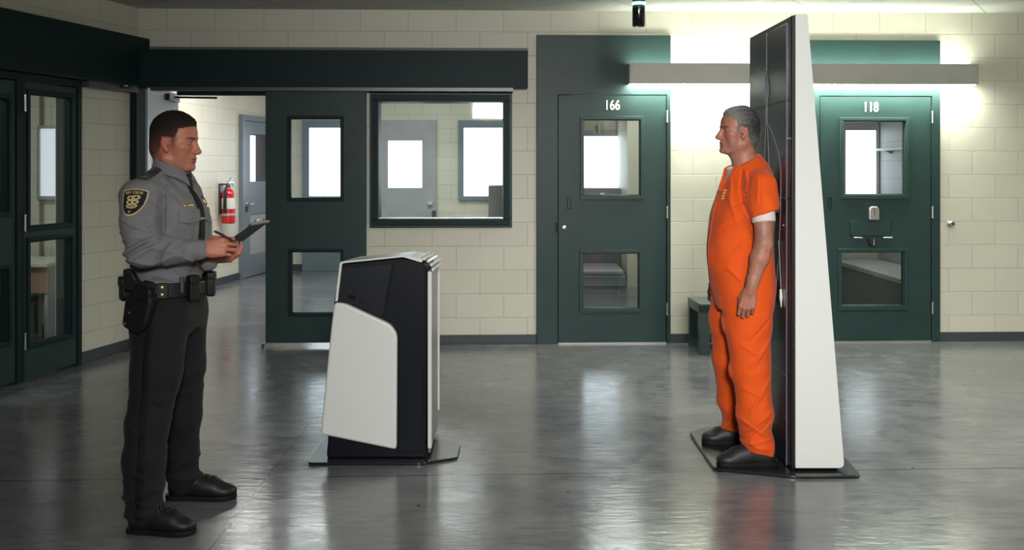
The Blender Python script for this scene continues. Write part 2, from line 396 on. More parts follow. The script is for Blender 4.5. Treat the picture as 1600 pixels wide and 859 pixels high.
# door stop knob on the wall
u, z = BACK.hit(1484, 349); kn = thing('door_stop', 'small round metal knob on the cream wall right of door 118', 'door stop', (u, 0, z), BACK)
MB().lathe([(.030, 0), (.030, .008), (.014, .012), (.014, .03), (.024, .036), (.027, .048), (.022, .056), (.0, .058)], (0, 0, 0), 24, 'y').build('knob', M_STEEL, kn)
MB().lathe([(.012, .057), (.012, .0605), (.0, .0605)], (0, 0, 0), 16, 'y').build('rubber_tip', M_DARKSTEEL, kn)

# ---- left wall
LH = lambda px, py, v=0.0: LEFT.hit(px, py, v)
uD0 = LH(33, 300)[0]; uD1 = LH(123, 300)[0]; uW = LH(203, 300)[0]; zD = LH(80, 108)[1]
zH0, zH1 = 2.14, 2.545                                                 # header of the left wall
uN = uD0-1.18
mb = MB(); panel_holes(mb, -14.5, .02, 0, CEIL, 0, .2, [(uN-.06, uD1, -.01, zH0)])
m_l = block_mat('painted_block_wall_left', CREAM, False, (.13, -.02))
wl = mb.build('wall_left', m_l, frame=LEFT); tag(wl, 'dim cream block wall behind the officer', 'wall', kind='structure')
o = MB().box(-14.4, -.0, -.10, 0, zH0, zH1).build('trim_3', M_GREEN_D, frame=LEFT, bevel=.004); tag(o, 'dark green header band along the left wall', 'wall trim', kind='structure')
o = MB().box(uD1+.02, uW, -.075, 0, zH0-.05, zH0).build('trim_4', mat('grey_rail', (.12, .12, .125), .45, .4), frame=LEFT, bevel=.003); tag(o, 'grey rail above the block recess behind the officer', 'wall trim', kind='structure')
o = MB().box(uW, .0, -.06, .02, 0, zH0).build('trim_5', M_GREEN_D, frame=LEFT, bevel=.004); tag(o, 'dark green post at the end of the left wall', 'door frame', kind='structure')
o = MB().box(uD1+.02, uW, -.012, 0, 0, .085).build('baseboard_left', M_BASE, frame=LEFT, bevel=.003); tag(o, 'dark baseboard of the left wall behind the officer', 'baseboard', kind='structure')
u, z = LH(199, 134, -.1); ss = thing('door_sensor', 'small black sensor under the grey rail on the left wall', 'sensor', (u, -.0, z), LEFT)
MB().box(-.06, .06, -.10, 0, -.022, .022).build('housing', M_BLACK, ss, bevel=.004); MB().box(-.035, .005, -.102, -.099, -.006, .004).build('indicator_label', M_WHITEP, ss)

O = (uD0, 0, 0); dl = thing('door_4', 'dark green door with two tall glass panes behind the officer', 'door', O, LEFT, kind='structure')
uo = lambda px: LH(px, 300)[0]-uD0
wd = uD1-uD0
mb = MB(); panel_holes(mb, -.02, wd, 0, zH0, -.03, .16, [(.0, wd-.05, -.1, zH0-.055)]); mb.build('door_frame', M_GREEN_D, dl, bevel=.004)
g0, g1 = uo(42), uo(107); zt, zm1, zm0, zb = 2.0, 1.07, .965, .245
mb = MB(); panel_holes(mb, .004, wd-.054, .012, zH0-.06, -.02, .03, [(g0, g1, zm1, zt), (g0, g1, zb, zm0)]); mb.build('door_leaf', M_GREEN, dl, bevel=.003)
for q in ((g0, g1, zm1, zt), (g0, g1, zb, zm0)): glazing(dl, q, -.02, .03, M_GREEN_D, .03, .012)
for z in (1.93, 1.10, .28): hinge(dl, -.004, z, -.034, .10)
O = (uN, 0, 0); wdn = uD0-uN-.02
d5 = thing('door_5', 'dark green door cut by the left edge of the photo', 'door', O, LEFT, kind='structure')
mb = MB(); panel_holes(mb, -.06, wdn, 0, zH0, -.03, .16, [(.0, wdn-.06, -.1, zH0-.055)]); mb.build('door_frame', M_GREEN_D, d5, bevel=.004)
g1 = LH(8, 300)[0]-uN; g0 = g1-.5
mb = MB(); panel_holes(mb, .004, wdn-.064, .012, zH0-.06, -.02, .03, [(g0, g1, 1.18, 1.95), (g0, g1, .30, .80)]); mb.build('door_leaf', M_GREEN, d5, bevel=.003)
for q in ((g0, g1, 1.18, 1.95), (g0, g1, .30, .80)): glazing(d5, q, -.02, .03, M_GREEN_D, .03, .012)

# ---- other hall walls (behind and right of the viewer)
M_WALL_W = block_mat('painted_block_wall_side', CREAM, True, (0, -.02))
def wall(name, x0, x1, y0, y1, m, label, z1=CEIL, holes=None, axis='x'):
    mb = MB()
    if holes: panel_holes(mb, x0, x1, 0, z1, y0, y1, holes)
    else: mb.box(x0, x1, y0, y1, 0, z1)
    return tag(mb.build(name, m), label, 'wall', kind='structure')
wall('wall_right', 5.95, 6.15, -6.6, 15.2, M_WALL_W, 'cream block wall to the right of the hall')
wall('wall_rear', -8, 6.15, -6.6, -6.4, M_WALL, 'cream block wall behind the viewer')

# ---- dayroom and cells seen through the glass
FARY = 14.6
fw = lambda px, py, Y=FARY: ((px-CXP)/FPX*Y, EYE+(HYP-py)/FPX*Y)
def holes_of(*q): return [(fw(a, b)[0], fw(c, d)[0], fw(c, d)[1], fw(a, b)[1]) for a, b, c, d in q]
W_A = (484, 200, 560, 306); W_B = (607, 220, 660, 293); W_C = (725, 200, 812, 306)
wall('wall_far', -6, .10, FARY, FARY+.2, M_WALL, 'bright cream far wall of the dayroom beyond the window')
def far_panel(kind, n, label, outer, pane, mfr, Y=FARY, em=M_DAY, extra=None):
    a = fw(outer[0], outer[1], Y); b = fw(outer[2], outer[3], Y); z0 = max(0.0, b[1])
    O = ((a[0]+b[0])/2, Y, z0)
    t_ = thing('%s_%d' % (kind, n), label, kind, O, kind='structure')
    p = fw(pane[0], pane[1], Y); q = fw(pane[2], pane[3], Y)
    mb = MB(); panel_holes(mb, a[0]-O[0], b[0]-O[0], 0, a[1]-z0, -.06, -.001, [(p[0]-O[0], q[0]-O[0], q[1]-z0, p[1]-z0)])
    mb.build('frame' if kind == 'window' else 'door_leaf', mfr, t_, bevel=.004)
    MB().box(p[0]-O[0], q[0]-O[0], -.03, -.02, q[1]-z0, p[1]-z0).build('window_pane', em, t_)
    if extra: extra(t_, a[0]-O[0], b[0]-O[0], a[1]-z0)
    return t_
def pullbar(t_, x0, x1, h): MB().box(x1-.06, x1, -.075, -.06, 0, h*.40).build('edge_guard', M_DARKSTEEL, t_); MB().box(x1-.12, x1-.05, -.12, -.06, h*.44, h*.46).build('door_handle', M_STEEL, t_)
far_panel('door', 6, 'grey far door with a tall bright pane seen through the sliding door', (473, 188, 575, 430), W_A, M_BLUEGREY)
far_panel('door', 7, 'grey far door with a bright pane seen through the wide window', (594, 188, 682, 430), W_B, M_GREYP, extra=pullbar)
far_panel('window', 2, 'dark framed bright far window at the right of the wide window', (716, 188, 822, 313), W_C, M_BLUEGREY)
o = MB().box(-4, .0, FARY-.012, FARY, 0, .09).build('baseboard_far', M_BASE); tag(o, 'dark baseboard of the far dayroom wall', 'baseboard', kind='structure')
wall('wall_partition', .02, .14, 8.86, FARY+.2, M_WALL_W, 'cream partition between the dayroom and cell 166')
# cabinet in the dayroom
c0 = at(763, 290, 11.6); c1 = at(800, 290, 11.6)
cb = thing('storage_cabinet', 'light grey cabinet in the dayroom behind the wide window', 'cabinet', ((c0.x+c1.x)/2, 11.9, 0))
hw = (c1.x-c0.x)/2; MB().box(-hw, hw, -.3, .3, .04, c0.z).build('body', M_GREYP, cb, bevel=.006); MB().box(-hw+.02, hw-.02, -.31, -.3, .08, c0.z-.03).build('cabinet_door', M_GREYP, cb, bevel=.004)
MB().box(-hw+.02, hw-.02, -.27, .27, 0, .04).build('plinth', M_DARKSTEEL, cb)
# corridor wall on the left behind the doorway
cw0 = Vector((-4.15, 9.05)); cw1 = Vector((-3.44, 14.6)); CORR = Frame(cw0.x, cw0.y, math.atan2(cw1.y-cw0.y, cw1.x-cw0.x))
o = MB().box(-.05, 5.7, 0, .2, 0, CEIL).build('wall_corridor', M_WALL, frame=CORR); tag(o, 'bright cream corridor wall behind the officer', 'wall', kind='structure')
ud = CORR.hit(373, 200)[0]; zt = CORR.hit(373, 179)[1]
o = MB().box(0, ud, -.012, 0, 0, .09).build('baseboard_corridor', M_BASE, frame=CORR); tag(o, 'dark baseboard of the corridor wall by the fire extinguisher', 'baseboard', kind='structure')
d8 = thing('door_8', 'blue-grey corridor door right of the fire extinguisher', 'door', (ud, 0, 0), CORR, kind='structure')
mb = MB(); panel_holes(mb, 0, 1.30, 0, zt, -.06, -.001, [(.07, 1.23, -.1, zt-.07)]); mb.build('door_frame', M_BLUEGREY, d8, bevel=.004)
mb = MB(); panel_holes(mb, .074, 1.226, .01, zt-.074, -.04, -.001, [(.30, 1.0, 1.28, 1.92), (.30, 1.0, .30, .84)]); mb.build('door_leaf', M_BLUEGREY, d8, bevel=.003)
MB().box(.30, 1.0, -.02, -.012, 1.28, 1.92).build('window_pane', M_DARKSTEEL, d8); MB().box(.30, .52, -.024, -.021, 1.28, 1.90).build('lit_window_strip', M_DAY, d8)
MB().box(.30, 1.0, -.02, -.012, .30, .84).build('lower_panel', M_GREYP, d8)
MB().lathe([(.03, .04), (.03, .05), (.012, .052), (.012, .09), (.0, .09)], (.16, 0, .98), 16, 'y').cyl((.15, -.085, .98), (.30, -.085, .98), .012).build('door_handle', M_STEEL, d8)
MB().box(.13, .2, -.048, -.04, .88, .96).build('lock_plate', M_BLACK, d8)
# open door leaf in the doorway
P0 = BACK.w(OPEN[0]+.028, .0, 0); P1 = at(275, 300, 9.62); SW = Frame(P0.x, P0.y, math.atan2(P1.y-P0.y, P1.x-P0.x)); Ls = (Vector((P1.x, P1.y, 0))-P0).length
d9 = thing('door_9', 'blue-grey door standing open in the doorway behind the officer', 'door', (0, 0, 0), SW, kind='structure')
mb = MB(); panel_holes(mb, 0, Ls, .012, 2.17, -.022, .022, [(.22, Ls-.18, 1.18, 1.86), (.22, Ls-.18, .35, .85)]); mb.build('door_leaf', M_PALEBLUE, d9, bevel=.003)
mb = MB(); ring_frame(mb, .19, Ls-.15, 1.15, 1.89, .03, -.034, .034); mb.build('window_frame', M_STEEL, d9, bevel=.003)
MB().box(.22, Ls-.18, -.003, .003, 1.18, 1.86).build('glass_pane', M_GLASS, d9); MB().box(.22, Ls-.18, -.003, .003, .35, .85).build('glass_pane', M_GLASS, d9)
MB().cyl((Ls*.75, -.04, 2.12), (Ls*.80, -.42, 2.12), .010).box(Ls*.55, Ls*.9, -.06, -.022, 2.08, 2.14).build('door_closer', M_DARKSTEEL, d9, bevel=.003)

# fire extinguisher on the corridor wall
u, zb = CORR.hit(358, 349, -.12); R = .082
fe = thing('fire_extinguisher', 'red fire extinguisher with a black hose hanging on the corridor wall', 'fire extinguisher', (u, -.11, zb), CORR)
M_RED = mat('red_enamel', (.55, .008, .012), .28, coat=.4)
MB().lathe([(.0, 0), (R-.012, 0), (R, .012), (R, .36), (R-.006, .385), (R-.03, .42), (.03, .435), (.024, .45), (.0, .45)], n=32).build('cylinder', M_RED, fe)
MB().lathe([(R+.0008, .185), (R+.0015, .19), (R+.0015, .315), (R+.0008, .32)], n=32).build('label_band', mat('label_paper', (.72, .72, .66), .6), fe)
MB().lathe([(.0, .45), (.026, .45), (.026, .49), (.02, .50), (.0, .50)], n=20).box(-.015, .015, -.02, .10, .48, .50).build('valve', M_DARKSTEEL, fe)
MB().prism(round_poly([(-.02, .50), (.11, .505), (.15, .475), (.155, .485), (.115, .525), (-.02, .52)], .004), 'y', -.014, .014).build('carry_handle', M_STEEL, fe, bevel=.003)
MB().prism([(-.02, .525), (.03, .53), (.10, .575), (.105, .565), (.035, .515)], 'y', -.012, .012).build('squeeze_lever', M_STEEL, fe, bevel=.002)
MB().tube([(-.03, 0, .475), (-.07, -.01, .48), (-.105, -.01, .44), (-.112, -.005, .34), (-.110, 0, .22), (-.10, 0, .14)], [.013, .013, .016, .02, .022, .024], 12).build('hose', M_BLACK, fe)
MB().box(-.05, .05, .085, .108, .12, .50).build('wall_bracket', M_DARKSTEEL, fe); mb = MB().lathe([(R+.002, .10), (R+.004, .102), (R+.004, .125), (R+.002, .127)], n=28); mb.build('strap', mat('pale_strap', (.6, .6, .6), .4, .6), fe)

# ---- cell 166
wall('wall_cell', .14, 2.3, 13.8, 14.0, M_WALL, 'cream rear wall of cell 166')
wall('wall_cell_side', 2.25, 2.4, 8.9, 14.0, M_WALL_W, 'cream side wall between the two cells')
a = at(980, 300, 12.6); o = MB().box(a.x, a.x+.55, 12.6, 13.8, 0, CEIL).build('trim_6', M_CREAMP); tag(o, 'cream pilaster inside cell 166', 'wall trim', kind='structure')
far_panel('window', 3, 'bright window of cell 166 seen through the door pane', (896, 204, 976, 309), (900, 213, 969, 293), M_GREYP, 13.8)
a = at(911, 294, 13.3); b = at(969, 306, 13.3); sb = thing('radiator_cover', 'mauve grey box under the bright window of cell 166', 'radiator cover', ((a.x+b.x)/2, 13.5, 0))
MB().box(-(b.x-a.x)/2-.1, (b.x-a.x)/2, -.2, .28, 0, a.z).build('body', paint('mauve_grey', (.20, .19, .23), .5), sb, bevel=.01)
MB().box(-.02, .04, -.205, -.2, a.z-.15, a.z-.06).build('label', M_WHITEP, sb)
a = at(978, 424, 12.3); bk = thing('bunk', 'low grey bunk with thin mattress inside cell 166', 'bed', (a.x-.55, 13.05, 0))
MB().box(-.60, .55, -.75, .22, .04, .17).build('bed_slab', M_BLUEGREY, bk, bevel=.01); MB().prism(rrect(-.58, .53, -.73, .20, .05), 'z', .171, .235).build('mattress', M_GREYP, bk, bevel=.02, seg=3); MB().box(-.55, .5, -.7, .18, 0, .04).build('plinth', M_DARKSTEEL, bk)
a = at(932, 199, 11.0); cl = thing('cell_lamp', 'small white lamp hanging from the ceiling of cell 166', 'lamp', (a.x, 11, a.z))
MB().lathe([(.0, -.06), (.03, -.06), (.036, -.02), (.03, .03), (.0, .03)], n=18).build('lamp_shade', M_WHITEP, cl); MB().cyl((0, 0, .03), (0, 0, CEIL-a.z), .008).build('lamp_stem', M_STEEL, cl)
# ---- cell 118
wall('wall_cell_rear', 2.4, 5.95, 11.5, 11.7, M_WALL, 'grey lit rear wall of cell 118')
M_WALL_G = block_mat('grey_block_wall', (.34, .33, .34), True, (0, .05))
wall('wall_cell_right', 4.11, 4.25, 8.98, 11.5, M_WALL_G, 'grey block side wall of cell 118')
far_panel('window', 4, 'bright window of cell 118 seen through the door pane', (1312, 192, 1371, 311), (1319, 204, 1366, 304), M_STEEL, 11.5)
sh = thing('wall_shelf', 'thin white shelf on the side wall of cell 118', 'shelf', (4.11, 10.6, 1.67)); MB().box(-.10, 0, -.45, .85, -.012, .012).build('shelf_board', M_WHITEP, sh, bevel=.004)
for k in (-.5, .5): MB().prism([(0, -.012), (-.08, -.012), (0, -.05)], 'y', k-.01, k+.01).build('bracket', M_STEEL, sh)
bk = thing('concrete_bench', 'dark grey concrete sleeping bench along the wall of cell 118', 'bench', (3.85, 10.2, 0))
MB().box(-.26, .25, -1.2, 1.25, 0, .40).build('bench_base', paint('dark_concrete', (.14, .14, .145), .7), bk, bevel=.006); MB().box(-.265, .25, -1.21, 1.27, .40, .45).build('bench_top', paint('concrete_top', (.42, .42, .40), .6), bk, bevel=.006)
# ---- room behind the left door
wall('wall_office', -8, -3.35, 9.05, 9.2, M_WALL, 'pale wall of the office behind the left door')
wall('wall_office_side', -8, -7.85, 1, 9.1, M_WALL_W, 'pale side wall of the office')
far_panel('window', 5, 'bluish bright window of the office behind the left door', (62, 196, 104, 312), (65, 201, 99, 306), M_GREYP, 9.05, em=M_DAYL)
a = at(41, 410, 8.2); b = at(82, 410, 8.2)
dk = thing('office_desk', 'desk with tan wooden front in the office behind the left door', 'desk', ((a.x+b.x)/2-.35, 8.4, 0))
M_WOOD = paint('tan_laminate', (.36, .24, .16), .45, .1, .02, 14); hw = (b.x-a.x)/2+.35
MB().box(-hw, hw, -.30, .35, a.z-.03, a.z).build('desk_top', M_CREAMP, dk, bevel=.004); MB().box(-hw+.02, hw-.0, -.27, -.25, a.z-.24, a.z-.03).build('front_panel', M_WOOD, dk, bevel=.003)
for k in (-1, 1): MB().box(k*(hw-.04), k*(hw-.01), -.26, .33, 0, a.z-.03).build('side_panel', M_GREYP, dk, bevel=.003)
ch = thing('office_chair', 'dark green padded chair tucked under the office desk', 'chair', (dk.location.x+hw-.3, 8.02, 0))
MB().prism(rrect(-.2, .2, -.2, .2, .06), 'z', .42, .47).build('seat', M_GREEN, ch, bevel=.015); MB().prism(rrect(-.12, .12, .30, .46, .03), 'y', -.19, -.15).build('backrest', M_GREEN, ch, bevel=.012)
for sx in (-1, 1):
    for sy in (-1, 1): MB().cyl((sx*.17, sy*.17, 0), (sx*.17, sy*.17, .42), .013).build('leg', M_DARKSTEEL, ch)

# ---- wall light over the cell doors
a = BACK.hit(985, 98, -.20); b = BACK.hit(1528, 132, -.20)
fx = thing('wall_light', 'long grey linear wall light over the two cell doors', 'wall light', ((a[0]+b[0])/2, -.03, b[1]), BACK); hw = (b[0]-a[0])/2; hh = a[1]-b[1]
M_FIX = paint('light_housing', (.46, .45, .41), .5, .05)
MB().box(-hw, hw, -.17, -.155, 0, hh).box(-hw, hw, -.155, -.03, hh*.45, hh*.55).box(-hw, hw, -.03, -.0, hh*.2, hh*.8).build('housing', M_FIX, fx, bevel=.003)
for k in (-1, 1): MB().box(k*hw, k*(hw+.008), -.17, 0, 0, hh).build('end_cap', M_FIX, fx, bevel=.002)
M_TUBE = mat('lit_diffuser', (.9, .9, .9), .4, emit=(.93, 1.0, .84), estr=62.0)
M_TUBE2 = mat('lit_diffuser_up', (.9, .9, .9), .4, emit=(.93, 1.0, .84), estr=24.0)
MB().box(-hw+.01, hw-.01, -.153, -.035, -.008, .03).build('lower_diffuser', M_TUBE, fx)
MB().box(-hw+.01, hw-.01, -.153, -.035, hh-.05, hh-.03).build('upper_diffuser', M_TUBE2, fx)
# ================================================================= furniture and machines in the hall
# steel stool/bench by the wall behind the man in orange
a = ground(1092, 553); hz = .40
bn = thing('steel_bench', 'small dark green steel bench against the wall behind the man in orange', 'bench', (a.x+.36, a.y+.20, 0), Frame(0, 0, 0))
bn.rotation_euler = (0, 0, BACK.a)
M_BENCH = paint('bench_enamel', (.055, .085, .085), .3, .08)
x0, x1, y0, y1 = -.37, .37, -.20, .24
MB().box(x0, x1, y0, y1, hz-.022, hz).build('seat', M_BENCH, bn, bevel=.005)
mb = MB(); mb.box(x0+.004, x1-.004, y0+.004, y0+.02, hz-.075, hz-.02); mb.box(x0+.004, x1-.004, y1-.02, y1-.004, hz-.075, hz-.02); mb.box(x0+.004, x0+.02, y0+.02, y1-.02, hz-.075, hz-.02); mb.box(x1-.02, x1-.004, y0+.02, y1-.02, hz-.075, hz-.02)
mb.build('apron', M_BENCH, bn, bevel=.003)
for sx, X in ((1, x0+.004), (-1, x1-.004)):
    for sy, Y in ((1, y0+.004), (-1, y1-.004)):
        MB().box(X, X+sx*.085, Y, Y+sy*.05, 0, hz-.02).build('leg', M_BENCH, bn, bevel=.003)

# ---- pendant signal lamp
a = at(998, 42, 6.0); r = .0375
sg = thing('signal_lamp', 'dark cylinder lamp with green section hanging from the ceiling', 'signal lamp', (a.x, 6.0, a.z))
M_TEAL = mat('green_lens', (.0, .16, .12), .12, coat=.6)
MB().lathe([(.0, 0), (r*.9, 0), (r, .006), (r, .112), (.0, .112)], n=32).build('black_housing', mat('gloss_black', (.010, .009, .010), .16, coat=.5), sg)
MB().lathe([(.0, .112), (r*.99, .112), (r*.99, .30), (.0, .30)], n=32).build('green_lens', M_TEAL, sg)
MB().lathe([(r*1.0, .126), (r*1.03, .127), (r*1.03, .143), (r*1.0, .144)], n=32).build('lit_ring', mat('lit_ring', (.9, .9, .9), .3, emit=(.85, 1, .95), estr=1.6), sg)
MB().lathe([(.0, .30), (r*1.02, .30), (r*1.02, .33), (.014, .34), (.014, CEIL-a.z-.02), (.05, CEIL-a.z-.016), (.05, CEIL-a.z), (.0, CEIL-a.z)], n=24).build('ceiling_mount', M_DARKSTEEL, sg)

# ---- free standing console
M_KW = mat('gloss_white_shell', (.72, .735, .71), .30, coat=.25)
M_KB = mat('satin_black_shell', (.0055, .0070, .0115), .38, spec=.20)
M_PLATE = mat('black_base_plate', (.012, .013, .016), .22, coat=.3)
KY = 5.20                                                # plane of the console's face
kq = lambda px, py, Y=KY: ((px-CXP)/FPX*Y, EYE+(HYP-py)/FPX*Y)
g = [ground(480, 727), ground(660, 727), ground(715, 718), ground(720, 699), ground(690, 690), ground(507, 690)]
K0 = Vector((-.70, 5.42, 0)); ks = thing('scanner_console', 'white and black control console standing on a flat base plate', 'console', K0)
def kb(poly, y0, y1, name, m, bevel=.006, parent=None, seg=3):
    mb = MB().prism([(x-K0.x, z) for x, z in poly], 'y', y0-K0.y, y1-K0.y)
    mb.v = [(x, y, z-.05*max(0, y+K0.y-KY)*z/1.04) for x, y, z in mb.v]
    return mb.build(name, m, parent or ks, bevel=bevel, seg=seg)
pl = round_poly([(p.x-K0.x, p.y-K0.y) for p in g], .03)
MB().prism(pl, 'z', 0.0, .014).build('base_plate', M_PLATE, ks, bevel=.004)
KD = .60                                                 # depth of the body
body = round_poly([kq(512, 690), kq(510, 716), kq(666, 716), kq(668, 440), kq(666, 412), kq(629, 403), kq(533, 412), kq(522, 470)], [.0, .02, .02, .01, .05, .03, .012, .0])
body = [(x, max(z, .014)) for x, z in body]
kb(body, KY, KY+KD, 'body', M_KB, .008)
fac = round_poly([kq(527, 469), kq(546, 473), kq(598, 496), kq(613, 412), kq(533, 418)], .004)
kb(fac, KY-.006, KY+.001, 'screen_housing', mat('slate_black_shell', (.009, .011, .017), .42, spec=.22), .003)
fac2 = round_poly([kq(600, 497), kq(612, 503), kq(624, 520), kq(622, 706), kq(660, 706), kq(664, 440), kq(663, 415), kq(628, 408), kq(615.5, 410)], .006)
kb(fac2, KY-.005, KY+.001, 'front_shell', M_KB, .003)
wp = round_poly([kq(503, 676), kq(505, 650), kq(511, 590), kq(519, 510), kq(524, 471), kq(540, 472.5), kq(611, 505), kq(621.5, 520), kq(620.5, 700)], [.015, 0, 0, .01, .02, .02, .045, .03, .02])
kb(wp, KY-.035, KY+KD-.02, 'white_panel', M_KW, .012)
# white cap: thick band along left edge and top, ribbed at the right shoulder
top_o = [kq(524, 471), kq(531.5, 408.5), kq(629, 399), kq(640, 399.5), kq(656, 403.5), kq(661, 406)]
top_i = [kq(659, 410), kq(632, 402), kq(629, 401.5), kq(535, 411), kq(528, 470)]
kb(round_poly(top_o+top_i, [.004, .012, .02, .02, .02, .01, .004, .01, .01, .01, .004]), KY-.010, KY+KD+.01, 'white_cap', M_KW, .005)
xr = kq(668, 420)[0]
arc_ = [kq(655, 403.5), kq(662, 406), kq(668, 409.5), kq(672.5, 414.5), kq(674.5, 421)]
for i, (x, z) in enumerate(arc_):
    dx, dz = [(.0, 1), (.25, .97), (.55, .83), (.85, .5), (1, .1)][i]; tx, tz = dz, -dx
    q = [(x-tx*.009, z-tz*.009), (x+tx*.009, z+tz*.009), (x+tx*.007+dx*.012, z+tz*.007+dz*.012), (x-tx*.007+dx*.012, z-tz*.007+dz*.012)]
    kb(q, KY-.008, KY+KD+.006, 'rib', M_KW, .003)
x2 = kq(669.5, 420)[0]; zt = kq(0, 424)[1]
MB().box(xr-K0.x, xr+.012-K0.x, KY-K0.y+.03, KY+KD-.03-K0.y, .03, zt).build('side_plate', mat('side_metal', (.46, .46, .47), .3, .7), ks, bevel=.004)
MB().box(xr-K0.x, xr+.02-K0.x, KY-K0.y+.002, KY-K0.y+.03, .06, zt).build('edge_trim', M_KW, ks, bevel=.004)
MB().box(xr-K0.x, xr+.02-K0.x, KY+KD-.03-K0.y, KY+KD-K0.y, .12, zt).build('edge_trim', M_KW, ks, bevel=.004)
MB().box(xr-.2-K0.x, xr+.0-K0.x, KY+KD-K0.y, KY+KD+.02-K0.y, .1, zt-.1).build('rear_hatch', M_KB, ks, bevel=.005)
a = kq(546, 464); b = kq(588, 487); ang = math.atan2(b[1]-a[1], b[0]-a[0])
M_LOGO = mat('logo_black', (.003, .003, .004), .25)
text_obj('logo', 'dR', .029, M_LOGO, ks, (a[0]+.014-K0.x, KY-.0075-K0.y, a[1]-.001), (PI/2, -ang, 0), .001, .002, 1.3)
text_obj('logo_lettering', 'nncovv', .021, M_LOGO, ks, (a[0]+.082-K0.x, KY-.0075-K0.y, a[1]-.036), (PI/2, -ang, 0), .001, .0, 1.25)

# ---- scanner tower
T0 = Vector((1.40, 5.35, 0)); tw = thing('body_scanner', 'tall black and white wedge shaped body scanner tower on a floor plate', 'body scanner', T0)
g = [ground(1115, 736), ground(1242, 748), ground(1346, 748), ground(1321, 719)]
gl = [(p.x-T0.x, p.y-T0.y) for p in g]; gl += [(.33, .52), (-.02, .62), (ground(1099, 672).x-T0.x, ground(1099, 672).y-T0.y), (ground(1077, 679).x-T0.x, ground(1077, 679).y-T0.y)]
MB().prism(round_poly(gl, .035), 'z', 0, .016).build('base_plate', M_PLATE, tw, bevel=.005)
Xf, Yn, Yf = 1.372, 4.97, 5.86                           # face plane, near and far side
zt = EYE+(HYP-22)/FPX*Yn
xb1 = (1319.5-800)/FPX*Yn; xt1 = (1262-800)/FPX*Yn; xf0 = (1243-800)/FPX*Yn
white = [(xf0, .03), (xb1, .03), (xt1, zt), (xf0, zt)]
wl_ = lambda P: [(x-T0.x, z) for x, z in P]
MB().prism(wl_(round_poly(white, [.002, .03, .008, .002])), 'y', Yn-T0.y, Yn+.04-T0.y).build('side_panel', M_KW, tw, bevel=.004)
MB().prism(wl_(round_poly(white, [.002, .03, .008, .002])), 'y', Yf-.04-T0.y, Yf-T0.y).build('side_panel', M_KW, tw, bevel=.004)
core = [(xf0+.004, .016), (xb1-.02, .016), (xt1-.006, zt-.012), (xf0+.004, zt-.012)]
MB().prism(wl_(core), 'y', Yn+.041-T0.y, Yf-.041-T0.y).build('rear_shell', M_KB, tw)
M_FACE = mat('gloss_black_panel', (.028, .030, .043), .30, coat=.2)
MB().box(Xf-.012-T0.x, xf0-T0.x, Yn+.012-T0.y, Yf-.004-T0.y, .018, zt-.004).build('face_frame', mat('frame_black', (.012, .012, .015), .35), tw, bevel=.005)
fx_ = Xf-.013
zs = [.022, .46, .92, 1.336, 1.82, zt-.03]
for k in range(5):
    for (ya, yb) in ((Yn+.075, (Yn+Yf)/2+.02), ((Yn+Yf)/2+.026, Yf-.03)):
        MB().box(fx_-.006-T0.x, fx_+.003-T0.x, ya-T0.y, yb-T0.y, zs[k]+.003, zs[k+1]-.003).build('face_panel', M_FACE, tw, bevel=.0015)
M_LINE = mat('pale_line', (.26, .26, .29), .5)
def strip(pts, r=.0018, name='printed_outline', m_=None):
    return MB().tube([(fx_-.007-T0.x, y-T0.y, z) for y, z in pts], r, 6).build(name, m_ or M_LINE, tw)
for z in zs[1:-1]: strip([(Yn+.075, z), (Yf-.03, z)], .0016, 'panel_seam')
ym = (Yn+Yf)/2+.023
strip([(Yn+.075, zs[0]), (Yn+.075, zt-.03)], .0016, 'panel_seam'); strip([(ym, 1.98), (ym, zt-.03)], .0018, 'panel_seam')
# outline of the body printed on the face: a slender head/neck and two long sweeping lines
def arc(f, n=22): return [f(i/n) for i in range(n+1)]
for k in (-1, 1):
    strip(arc(lambda s: (ym+k*(.010+.026*math.sin(PI*s)), 1.975-.165*s)), .0020)
    strip([(ym+k*.013, 1.95), (ym+k*.013, 1.72)], .0020)
    strip(arc(lambda s: (ym+k*(.013+.275*math.sin(PI*.5*s)**.85), 1.72-.27*s)), .0019)
    strip(arc(lambda s: (ym+k*(.288-.10*s**2), 1.45-.60*s)), .0018)
    strip(arc(lambda s: (ym+k*(.013+.085*s), 1.72-.45*s)), .0015)
for (y, z) in ((ym+.19, 2.03), (ym+.21, 1.95), (ym+.0, 2.01), (Yn+.14, 1.20), (Yn+.06, 1.63), (Yn+.09, .25)):
    MB().cyl((fx_-.008-T0.x, y-T0.y, z), (fx_-.0-T0.x, y-T0.y, z), .005, 10).build('screw', M_STEEL, tw)
# hanging stylus shaped pointer near the hip
MB().tube([(fx_-.012-T0.x, Yn+.20-T0.y, 1.12), (fx_-.012-T0.x, Yn+.17-T0.y, .95), (fx_-.012-T0.x, Yn+.155-T0.y, .88)], .003, 8).build('cord', M_LINE, tw)
MB().tube([(fx_-.014-T0.x, Yn+.155-T0.y, .88), (fx_-.014-T0.x, Yn+.15-T0.y, .84), (fx_-.014-T0.x, Yn+.147-T0.y, .79)], [.006, .008, .002], 10).build('cord_tip', M_WHITEP, tw)
